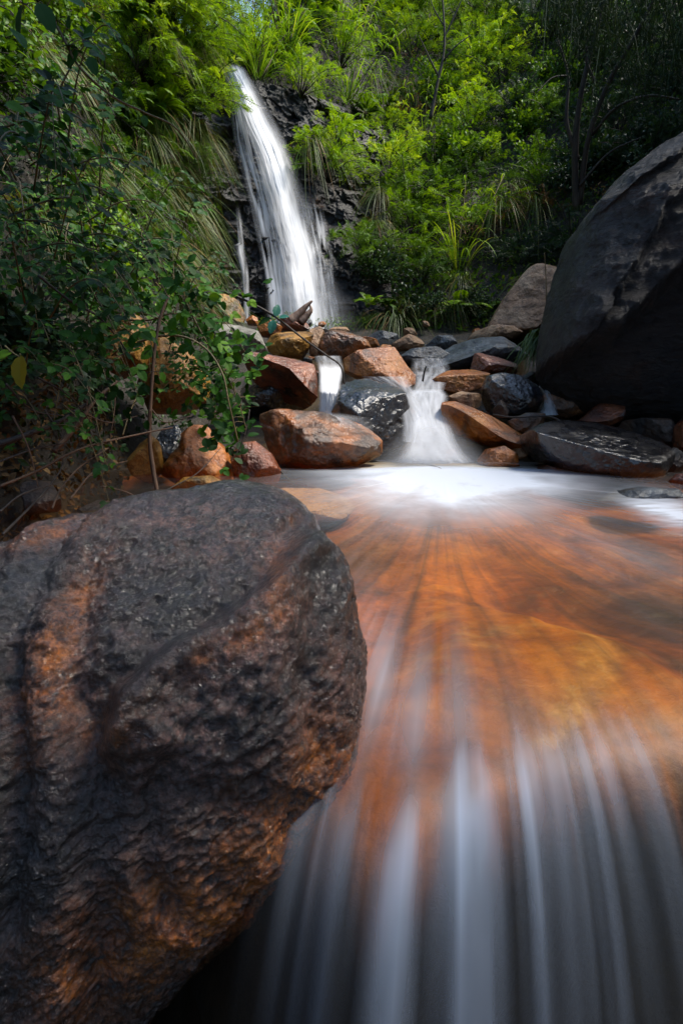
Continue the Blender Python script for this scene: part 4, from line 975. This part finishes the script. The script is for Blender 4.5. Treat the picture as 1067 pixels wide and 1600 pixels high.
# left bank, a steep wall of plants
for gy in np.arange(2.3, 10.6, .55):
    for gz in np.arange(.1, 6.0, .52):
        y = gy + rs.uniform(-.22, .22); zt = gz + rs.uniform(-.2, .2) + float(floor_z(y)) * .8
        # walk in from the channel until the bank is that high
        x = -1.3
        while hz(x, y) < zt and x > -9: x -= .06
        if x <= -9: continue
        z = hz(x, y); px, py, d = proj((x + .15, y, z))
        if not (-90 < px < 380 and -140 < py < 720): continue
        if py > 520 and px > 120: continue
        if px > 318 and py > 90 and py < 520: continue
        u = rs.uniform()
        if px > 150 and py < 170: kind = 'feathery_y' if u < .75 else 'fern_m' if u < .85 else 'tussock'
        elif px > 130 and py < 430: kind = 'tussock' if u < .62 else 'feathery_m' if u < .8 else 'fern_m' if u < .9 else 'leafy_m'
        elif py < 150: kind = 'tussock' if u < .7 else 'leafy_m'
        else: kind = 'bramble' if u < .5 else 'tussock' if u < .7 else 'leafy_d' if u < .8 else None
        if kind is None: continue
        sc = rs.uniform(.75, 1.1)
        if kind == 'bramble': rot = (rs.uniform(-.2, .2), rs.uniform(-.1, .3), rs.uniform(-.5, .3)); sc *= 1.0
        elif kind == 'tussock': rot = (0, rs.uniform(.1, .4), rs.uniform(0, 6.28))
        else: rot = (rs.uniform(-.2, .1), rs.uniform(.4, .8), rs.uniform(-.4, .4))
        if kind == 'tussock' and d < 3.6 and py > 330: continue
        if d < 3.2 and kind in ('tussock', 'feathery_m', 'leafy_d', 'leafy_m'): sc *= .6
        place(kind, (x + .05, y, z), sc, rot, 'bank')
for px in np.arange(232, 345, 24):
    for py in np.arange(-20, 470, 34):
        pxx, pyy = px + rs.uniform(-10, 10), py + rs.uniform(-12, 12)
        lim = np.interp(pyy, [0, 100, 200, 330, 400, 470], [340, 338, 330, 326, 318, 300])
        if pxx > lim: continue
        Yd = 8.7 - .9 * (345 - pxx) / 110 + rs.uniform(-.15, .15); u = rs.uniform()
        kind = ('feathery_y' if u < .75 else 'fern_m' if u < .85 else 'tussock') if pyy < 150 else ('tussock' if u < .55 else 'feathery_m' if u < .85 else 'fern_m') if pyy < 330 else ('tussock' if u < .7 else 'leafy_d')
        p = at(pxx, pyy, Yd) - np.array([.10, 0, .1])
        place(kind, p, rs.uniform(.55, .8), (rs.uniform(-.2, .2), rs.uniform(.2, .6) if kind != 'tussock' else .1, rs.uniform(0, 6.28) if kind == 'tussock' else rs.uniform(-.4, .4)), 'bank')
# extra brambles that spill forward over the lower bank and ochre rocks
for px, py, Yd, sc, rz in [(40, 420, 3.0, .85, .1), (20, 520, 2.7, .8, -.2), (110, 400, 3.5, .9, 0), (150, 470, 3.8, .9, .1), (90, 520, 3.3, .8, -.1), (190, 400, 4.3, .95, .2), (200, 480, 4.3, .9, -.2), (250, 420, 4.8, 1.0, 0),
                            (20, 300, 3.0, .9, 0), (70, 250, 3.4, .95, .1), (10, 200, 3.1, .9, .1), (130, 320, 4.0, 1.0, -.1), (255, 505, 4.6, .9, .15), (30, 620, 2.8, .7, .1), (300, 520, 4.5, .75, -.6), (290, 560, 4.3, .7, -.5), (320, 600, 4.2, .6, -.9)]:
    place('bramble', at(px, py, Yd), sc, (0, rs.uniform(0, .3), rz), 'bank')
label_plants()
for k_, v_ in PROTO.items():
    for i_, o_ in enumerate(v_):
        if (k_, i_) not in _used:
            for ch in list(o_.children): bpy.data.objects.remove(ch)
            bpy.data.objects.remove(o_)

# ------------------------------------------------------------------ stems, sticks and leaves one can name
def px_path(pts): return [at(*p) for p in pts]
def stick(name, pts, r0, r1, mat, label, cat, knots=.15, twigs=()):
    P = np.array(px_path(pts)); g = Geo(); g.tube(P, r0, r1, 7, 40, bump=knots)
    for tw, a, b in twigs: g.tube(px_path(tw), a, b, 5, 14, bump=.1)
    o = g.build(name, M[mat]); base = P[0].copy()
    o.data.transform(Matrix.Translation(-Vector(base))); o.location = base
    return tag(o, label, cat)
stick('upright_stick', [(249, 782, 3.2), (240, 735, 3.25), (234, 680, 3.3), (237, 610, 3.35), (242, 550, 3.4), (250, 500, 3.45), (264, 462, 3.5)], .013, .008, 'bark',
      'brown stick standing upright behind the foreground boulder', 'stick', twigs=[([(238, 640, 3.32), (258, 660, 3.3), (300, 650, 3.3)], .004, .002)])
stick('fallen_branch', [(-20, 700, 2.6), (40, 680, 2.7), (90, 660, 2.85), (135, 632, 3.0)], .016, .010, 'bark_dark', 'grey fallen branch reaching in from the left edge', 'branch')
stick('fallen_branch', [(85, 705, 2.8), (120, 665, 2.95), (150, 625, 3.1), (190, 590, 3.3)], .015, .007, 'bark', 'slanting brown branch crossing the dark litter on the left', 'branch')
stick('twig', [(0, 760, 2.5), (60, 735, 2.7), (130, 700, 2.9), (220, 678, 3.2), (270, 668, 3.3)], .007, .004, 'bark', 'long thin twig lying across the left bank toward the stick', 'twig')
stick('twig', [(5, 835, 2.2), (50, 790, 2.5), (85, 750, 2.7), (105, 715, 2.9)], .006, .003, 'bark_dark', 'dark bent twig dipping toward the lower left water', 'twig')
stick('twig', [(82, 795, 2.6), (95, 765, 2.7), (125, 730, 2.9), (170, 700, 3.1)], .005, .003, 'bark', 'short brown twig curving over the dark water', 'twig')
stick('twig', [(160, 760, 3.0), (195, 768, 3.1), (225, 782, 3.15)], .005, .003, 'bark', 'small twig pointing at the foot of the upright stick', 'twig')
stick('twig', [(232, 782, 3.1), (262, 765, 3.2), (310, 738, 3.4), (345, 700, 3.7)], .005, .002, 'bark_dark', 'arched dark twig rising from the foreground boulder top', 'twig')
stick('twig', [(192, 680, 3.3), (205, 640, 3.4), (225, 600, 3.5), (240, 580, 3.5)], .005, .003, 'twig', 'pale straight twig leaning left of the upright stick', 'twig')
stick('twig', [(770, 648, 4.9), (800, 652, 4.75), (850, 650, 4.7), (872, 656, 4.6), (882, 665, 4.55)], .010, .006, 'bark_dark', 'thin dark twig lying against the jet black rock', 'twig')
stick('twig', [(437, 735, 4.1), (450, 748, 4.0), (462, 758, 3.95)], .006, .004, 'bark_dark', 'stub of wet twig poking from the glossy red brown rock', 'twig')
stick('twig', [(660, 596, 5.4), (663, 580, 5.4), (666, 572, 5.4)], .010, .006, 'bark_dark', 'short dark twig stuck upright above the main cascade', 'twig')
for k_, pts in enumerate([[(-10, 725, 2.5), (60, 700, 2.7), (120, 690, 2.9)], [(20, 650, 2.6), (45, 700, 2.6), (60, 760, 2.6)], [(70, 640, 2.9), (100, 690, 2.9), (95, 740, 2.8)], [(140, 600, 3.1), (135, 660, 3.0), (150, 720, 3.0)],
                          [(0, 800, 2.3), (40, 770, 2.4), (110, 750, 2.7)], [(120, 640, 3.0), (170, 660, 3.1), (215, 650, 3.2)], [(60, 590, 2.8), (110, 620, 2.9), (150, 670, 3.0)], [(165, 560, 3.4), (180, 620, 3.3), (172, 690, 3.2)], [(10, 600, 2.5), (50, 640, 2.6), (100, 650, 2.7)], [(110, 780, 2.7), (150, 735, 2.9), (200, 720, 3.1)]]):
    tag(stick('bare_twig', pts, .0055, .002, 'bark' if k_ % 2 else 'bark_dark', 'thin bare twig in the tangle over the dark lower left bank', 'twig'), group='tangle of bare twigs on the lower left bank')
# driftwood stump under the fall
g = Geo(); g.tube(px_path([(455, 502, 7.6), (468, 490, 7.6), (478, 479, 7.6), (488, 470, 7.6)]), .075, .012, 8, 24, bump=.03); g.tube(px_path([(470, 503, 7.6), (480, 492, 7.6), (486, 484, 7.6), (484, 476, 7.6)]), .06, .008, 8, 20, bump=.03)
dw = g.build('driftwood', M['driftwood']); b_ = Vector(at(465, 505, 7.6)); dw.data.transform(Matrix.Translation(-b_)); dw.location = b_
tag(dw, 'pointed piece of pale driftwood on the rocks below the waterfall', 'driftwood')

def vine(name, stem_pts, leaf_specs, r0, r1, mat_stem, label, leaf_mat='bramble', seed=0):
    """leaf_specs: (px, py, Y, size, heading in the picture in degrees, tone, three leaflets?, material or None)"""
    rs_ = np.random.default_rng(seed); P = np.array(px_path(stem_pts)); base = P[0].copy()
    root = empty(name, base); tag(root, label, 'bramble stem' if 'stem' in name else 'bramble')
    g = Geo(); g.tube(P - base, r0, r1, 6, 50, bump=.12); fol = {}
    c = spline(P, 80)
    for px, py, Yd, size, hd, tone, tri, lm in leaf_specs:
        p = at(px, py, Yd) - base; a = math.radians(hd); d = unit(RT * math.cos(a) + UP * math.sin(a) + FWD * rs_.uniform(-.35, .35))
        nn = unit(-FWD * .75 + UP * .6 + rs_.normal(size=3) * .3); q = c[np.argmin(np.linalg.norm(c - base - p, axis=1))] - base
        near = np.linalg.norm(q - p) < .13
        if near: g.tube([q, (q + p) / 2 + np.array([0, 0, .01]), p], .0022, .0012, 4, 5)
        fo = fol.setdefault(lm or leaf_mat, Geo())
        if tri: trifoliate(fo, p, d, nn, size, tone, rs_)
        else: fo.leaves(p[None], d[None], nn[None], np.array([size]), np.array([size * .62]), BRAMBLE, np.array([tone]))
    g.build('stem', M[mat_stem], root)
    for m_, fo in fol.items(): fo.build('leaves', M[m_], root, smooth=False)
    return root
vine('arching_bramble_stem', [(300, 462, 4.6), (345, 456, 4.6), (385, 470, 4.6), (430, 495, 4.6), (475, 530, 4.55), (510, 555, 4.5), (532, 572, 4.5), (538, 600, 4.5)],
     [(430, 494, 4.58, .10, 75, .5, False, 'teal'), (428, 500, 4.56, .11, -105, .8, False, 'teal'), (424, 497, 4.58, .12, 200, .3, False, None), (436, 496, 4.58, .08, 10, .5, False, 'teal'),
      (352, 456, 4.6, .09, 180, .7, False, None), (350, 455, 4.58, .07, -20, .6, False, None), (345, 452, 4.6, .06, 90, .6, False, None), (378, 466, 4.62, .10, 15, .55, False, None), (374, 464, 4.6, .07, 170, .6, False, None), (395, 462, 4.6, .08, 170, .5, False, None)],
     .011, .006, 'bark_dark', 'dark bramble stem arching over the rocks with teal leaves', seed=1)
vine('arching_bramble_stem', [(215, 535, 3.6), (250, 525, 3.6), (290, 527, 3.6), (325, 548, 3.6), (348, 585, 3.55), (358, 630, 3.5), (372, 690, 3.5)],
     [(300 + k * 9, 540 + k * 14 + (k % 3) * 8, 3.55, .075, (20 if k % 2 else 200) + k * 7, .5 + .04 * (k % 5), True, None) for k in range(9)] + [(265, 520, 3.6, .08, 60, .6, True, None), (240, 545, 3.6, .08, 230, .7, True, None)],
     .008, .005, 'twig', 'olive bramble stem bending down over the ochre boulder', seed=2)
rl_ = np.random.default_rng(5)
def leaf_cloud(cx, cy, sx, sy, n, Yd, size, tone): return [(cx + rl_.normal() * sx, cy + rl_.normal() * sy, Yd + rl_.normal() * .12, rl_.uniform(*size), rl_.uniform(0, 360), np.clip(tone + rl_.normal() * .2, 0, 1), rl_.uniform() < .6, None) for _ in range(n)]
vine('bramble', [(290, 470, 4.0), (315, 520, 3.95), (345, 570, 3.9), (370, 620, 3.85), (385, 670, 3.8)], leaf_cloud(345, 560, 32, 38, 60, 3.9, (.045, .085), .62) + leaf_cloud(330, 640, 38, 22, 34, 3.85, (.045, .075), .5) + leaf_cloud(382, 590, 16, 35, 20, 3.9, (.04, .07), .4),
     .007, .003, 'twig', 'dense bright leaved bramble beside the wedge shaped rock', seed=3)
vine('bramble', [(200, 500, 4.0), (235, 500, 4.0), (270, 490, 4.0), (310, 500, 4.0)], leaf_cloud(270, 470, 50, 30, 60, 4.0, (.045, .08), .6) + leaf_cloud(200, 455, 50, 35, 46, 3.9, (.045, .08), .5), .007, .003, 'twig', 'leafy bramble spreading above the big ochre boulder', seed=4)
vine('bramble', [(390, 640, 3.9), (385, 670, 3.85), (375, 700, 3.8), (360, 720, 3.75)], leaf_cloud(355, 690, 30, 20, 22, 3.8, (.05, .085), .25), .006, .003, 'bark_dark', 'dark bramble tip hanging onto the glossy red brown rock', seed=5)
vine('bramble', [(60, 430, 2.6), (110, 470, 2.7), (160, 500, 2.8), (205, 560, 2.9), (230, 620, 3.0)], leaf_cloud(130, 500, 60, 40, 46, 2.8, (.04, .075), .42) + leaf_cloud(210, 590, 30, 30, 16, 2.95, (.045, .07), .3), .006, .003, 'bark_dark', 'loose bramble hanging over the dark hollow on the left', seed=6)
vine('climbing_vine', [(70, 10, 2.6), (100, 60, 2.6), (125, 105, 2.62), (175, 150, 2.7), (225, 175, 2.8), (275, 200, 2.9), (310, 250, 3.0)],
     [(60, 5, 2.58, .11, -60, .55, False, None), (90, -8, 2.58, .12, -20, .7, False, None), (35, 8, 2.55, .12, 250, .35, False, None), (118, 70, 2.6, .075, 190, .5, False, None), (122, 78, 2.6, .08, 215, .45, False, None), (128, 60, 2.6, .06, 15, .6, False, None),
      (135, 62, 2.62, .06, 60, .6, False, None), (140, 88, 2.6, .07, -70, .5, False, None), (110, 45, 2.6, .05, 100, .5, False, None), (175, 130, 2.7, .05, 150, .5, False, None), (180, 136, 2.7, .05, -60, .45, False, None), (185, 130, 2.7, .05, 10, .5, False, None), (160, 118, 2.68, .05, 140, .5, False, None),
      (225, 180, 2.8, .05, -80, .6, False, None), (20, 45, 2.5, .09, -50, .7, False, None), (10, 160, 2.5, .07, -20, .85, False, None)],
     .006, .003, 'twig', 'climbing vine with broad leaves crossing the upper left corner', seed=7)
vine('yellow_leaf_sprig', [(8, 540, 2.2), (22, 552, 2.2), (36, 560, 2.2)], [(33, 555, 2.2, .125, -92, .5, False, 'yellow'), (10, 560, 2.2, .09, 175, .8, False, None), (20, 550, 2.2, .08, 200, .8, False, None)], .004, .002, 'twig', 'yellowing leaf hanging near the left edge', seed=8)

# grass tuft and seed stalk by the giant boulder
g = Geo(); rs = np.random.default_rng(3); bp = at(826, 548, 6.0)
k = 46; t = np.linspace(0, 1, 10); tips = np.array([at(rs.normal(822, 14), rs.uniform(560, 596), 5.6 + rs.uniform(-.1, .1)) for _ in range(k)]); src = np.array([bp + rs.normal(size=3) * np.array([.05, .05, .04]) + np.array([.05, 0, .05]) for _ in range(k)])
ctrl = src + np.array([0, -.1, .22]) + rs.normal(size=(k, 3)) * .06
C = src[:, None] * ((1 - t) ** 2)[None, :, None] + ctrl[:, None] * (2 * t * (1 - t))[None, :, None] + tips[:, None] * (t ** 2)[None, :, None]
g.ribbon(C - bp, np.full(k, .014), rs.uniform(.3, .9, k))
e = np.array([at(887, 470, 5.7), at(800, 585, 5.5), at(872, 480, 5.7)])
up_ = np.stack([bp + (e[0] - bp) * q + np.array([0, 0, .03 * math.sin(q * 3)]) for q in t]); g.ribbon((up_ - bp)[None], np.array([.02]), .7)
tuft = empty('grass_tuft', bp); tag(tuft, 'grey green grass tuft drooping beside the giant boulder', 'grass tuft'); g.build('blades', M['grassy'], tuft, smooth=False)
stick('seed_stalk', [(852, 510, 6.4), (853, 450, 6.4), (850, 395, 6.4)], .006, .004, 'twig', 'thin upright seed stalk in front of the tan boulder', 'stalk')

# ------------------------------------------------------------------ trees and saplings
def branchy(name, paths, mat, label, cat='tree', foliage=None, rscale=1.0):
    base = np.array(at(*paths[0][0][0])); root = empty(name, base); tag(root, label, cat); g = Geo()
    for pts, r0, r1 in paths: g.tube(np.array(px_path(pts)) - base, r0 * rscale, r1 * rscale, 7, 30, bump=.08)
    g.build('trunk', M[mat], root)
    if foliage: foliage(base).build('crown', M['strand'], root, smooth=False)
    return root
branchy('bare_sapling', [([(672, 185, 11.2), (683, 130, 11.2), (694, 70, 11.2), (690, -20, 11.2)], .035, .012), ([(685, 120, 11.2), (668, 85, 11.1), (654, 55, 11.0)], .018, .007), ([(692, 95, 11.2), (712, 72, 11.1), (735, 55, 11.1)], .015, .006),
                         ([(693, 60, 11.2), (712, 20, 11.2), (728, -20, 11.2)], .016, .007), ([(693, 40, 11.2), (676, 10, 11.2), (670, -20, 11.2)], .012, .006)], 'bark_dark', 'bare dark sapling in the middle of the green slope', 'sapling')
def weeping(base):
    g = Geo(); rs = np.random.default_rng(41); n = 900
    px = np.concatenate([rs.uniform(930, 1180, 650), rs.uniform(850, 960, 250)]); py = np.concatenate([rs.uniform(-150, 120, 650), rs.uniform(-120, 40, 250)]); Yd = rs.uniform(6.6, 8.6, n)
    P = np.array([at(a, b, c) for a, b, c in zip(px, py, Yd)]); L = rs.uniform(.25, .85, n); t = np.linspace(0, 1, 9)
    dr = unit(rs.normal(size=(n, 3)) * np.array([.6, .6, .15]) + np.array([.1, -.1, .1]))
    C = P[:, None] + dr[:, None] * (L[:, None] * .5 * t)[..., None] - np.array([0, 0, 1]) * (L[:, None] * t ** 1.6)[..., None]
    g.ribbon(C - base, np.full(n, .008), rs.uniform(.1, .7, n))
    for i in range(n):
        m = 8; j = rs.integers(2, 9, m); g.leaves(C[i][j] - base, unit(rs.normal(size=(m, 3)) + np.array([0, 0, -1.6])), rs.normal(size=(m, 3)), rs.uniform(.06, .12, m), .012, DIAMOND, rs.uniform(.1, .6, m))
    return g
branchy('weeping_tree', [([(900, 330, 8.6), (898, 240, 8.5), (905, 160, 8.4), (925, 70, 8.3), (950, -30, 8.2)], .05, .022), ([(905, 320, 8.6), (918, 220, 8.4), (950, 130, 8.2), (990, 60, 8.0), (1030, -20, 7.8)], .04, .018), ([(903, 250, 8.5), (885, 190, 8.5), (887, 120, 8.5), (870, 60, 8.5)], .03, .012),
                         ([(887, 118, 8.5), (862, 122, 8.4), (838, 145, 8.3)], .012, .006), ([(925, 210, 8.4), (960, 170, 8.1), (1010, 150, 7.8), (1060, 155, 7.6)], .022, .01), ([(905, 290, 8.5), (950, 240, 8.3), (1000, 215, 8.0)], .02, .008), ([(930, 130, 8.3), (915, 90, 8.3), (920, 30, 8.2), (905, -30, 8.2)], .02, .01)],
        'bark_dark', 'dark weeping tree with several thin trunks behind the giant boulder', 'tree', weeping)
def pale_tree(px, py, Yd, top, lean, r, label, seed, mat='bark_pale'):
    rs = np.random.default_rng(seed); b = np.array(at(px, py, Yd)); root = empty('pale_tree', b); tag(root, label, 'tree'); g = Geo(); f = Geo()
    tp = np.array([lean, .2, top]); g.tube([np.zeros(3) - np.array([0, 0, .3]), tp * .5 + rs.normal(size=3) * .05, tp], r, r * .6, 9, 30, bump=.06)
    for k in range(9):
        d = unit(rs.normal(size=3) + np.array([0, 0, .6])); L = rs.uniform(.7, 1.5); s_ = tp * rs.uniform(.8, 1.0); e = s_ + d * L
        g.tube([s_, (s_ + e) / 2 + np.array([0, 0, .1]), e], r * .35, r * .1, 5, 8)
        m = 260; P = e + rs.normal(size=(m, 3)) * .38; f.leaves(P, unit(rs.normal(size=(m, 3)) + np.array([0, 0, -.8])), rs.normal(size=(m, 3)), rs.uniform(.08, .15, m), .03, DIAMOND, rs.uniform(.1, .8, m))
    g.build('trunk', M[mat], root); f.build('crown', M['mid'], root, smooth=False)
pale_tree(822, 75, 13.2, 3.2, .1, .17, 'pale thick trunk at the top of the slope left of the weeping tree', 61)
pale_tree(350, 62, 12.0, 3.0, -.1, .07, 'slim pale trunk rising behind the waterfall lip', 62)

def shade_tree(base, crown, rad, label, seed, n=5200):  # unseen trees, added so that their crowns shade chosen parts of the view
    rs = np.random.default_rng(seed); bx, by = base; b = np.array([bx, by, hz(bx, by)]); root = empty('unseen_shade_tree', b); tag(root, label, 'tree'); g = Geo(); f = Geo()
    c = np.array(crown) - b; g.tube([np.array([0, 0, -.3]), c * np.array([.25, .25, .5]), c * np.array([.8, .8, .85]), c], .16, .05, 9, 30, bump=.06)
    for k in range(26):
        d = unit(rs.normal(size=3)); e = c + d * rad * rs.uniform(.45, .95) * np.array([1, 1, .65]); s_ = c * rs.uniform(.72, 1.0)
        g.tube([s_, (s_ + e) / 2 + np.array([0, 0, .12]), e], .04, .012, 5, 8)
        m = n // 26; P = e + rs.normal(size=(m, 3)) * rad * .20
        f.leaves(P, unit(rs.normal(size=(m, 3)) + np.array([0, 0, -.5])), unit(rs.normal(size=(m, 3)) * .6 + np.array([0, 0, 1])), rs.uniform(.10, .18, m), .085, LEAF, rs.uniform(.1, .8, m))
    g.build('trunk', M['bark_dark'], root); f.build('crown', M['mid'], root, smooth=False)
shade_tree((4.9, .2), (3.75, .50, 5.2), 1.5, 'unseen leafy tree added on the right bank to shade the near cascade', 81, 3000)
shade_tree((4.6, 2.4), (1.1, 2.75, 5.9), 1.65, 'unseen leafy tree added across the stream to shade the left bank', 82)
shade_tree((5.6, -.6), (4.4, .62, 5.6), .95, 'smaller unseen leafy tree added on the right bank to shade the near cascade', 86, 3600)
shade_tree((8.0, 5.6), (6.5, 5.2, 6.6), 2.0, 'unseen leafy tree added on the right bank to shade the giant dark boulder', 83)
shade_tree((9.5, 8.5), (7.3, 8.6, 8.0), 1.8, 'unseen leafy tree added high on the right bank to shade the slope end', 85)

# ------------------------------------------------------------------ ground cover and litter nobody could count
def scatter_cover(name, n, region, mat, seed, size, kind='leaf'):
    rs = np.random.default_rng(seed); g = Geo(); x = rs.uniform(region[0], region[1], n); y = rs.uniform(region[2], region[3], n); z = height(x, y)
    ok = z > floor_z(y) - .2 if region[4] is None else (z > region[4]) & (z < region[5])
    x, y, z = x[ok], y[ok], z[ok]; m = len(x)
    P = np.stack([x, y, z + rs.uniform(0, .12, m)], 1); d = unit(rs.normal(size=(m, 3)) + np.array([0, -.3, .5])); nn = unit(rs.normal(size=(m, 3)) * .7 + np.array([0, -.3, .8])); l = rs.uniform(*size, m)
    g.leaves(P, d, nn, l, l * rs.uniform(.35, .6, m), LEAF, rs.uniform(0, 1, m))
    o = g.build(name, M[mat], smooth=False); return tag(o, kind='stuff')
scatter_cover('undergrowth', 42000, (-1.2, 9, 7.9, 15.5, 1.2, 14), 'mid', 71, (.04, .09))
scatter_cover('bank_undergrowth', 30000, (-6.5, -1.5, 2.0, 11, .1, 9), 'deep', 72, (.03, .07))
scatter_cover('leaf_litter', 5000, (-2.6, -1.35, 1.6, 4.6, -.4, .9), 'dry', 73, (.03, .07))
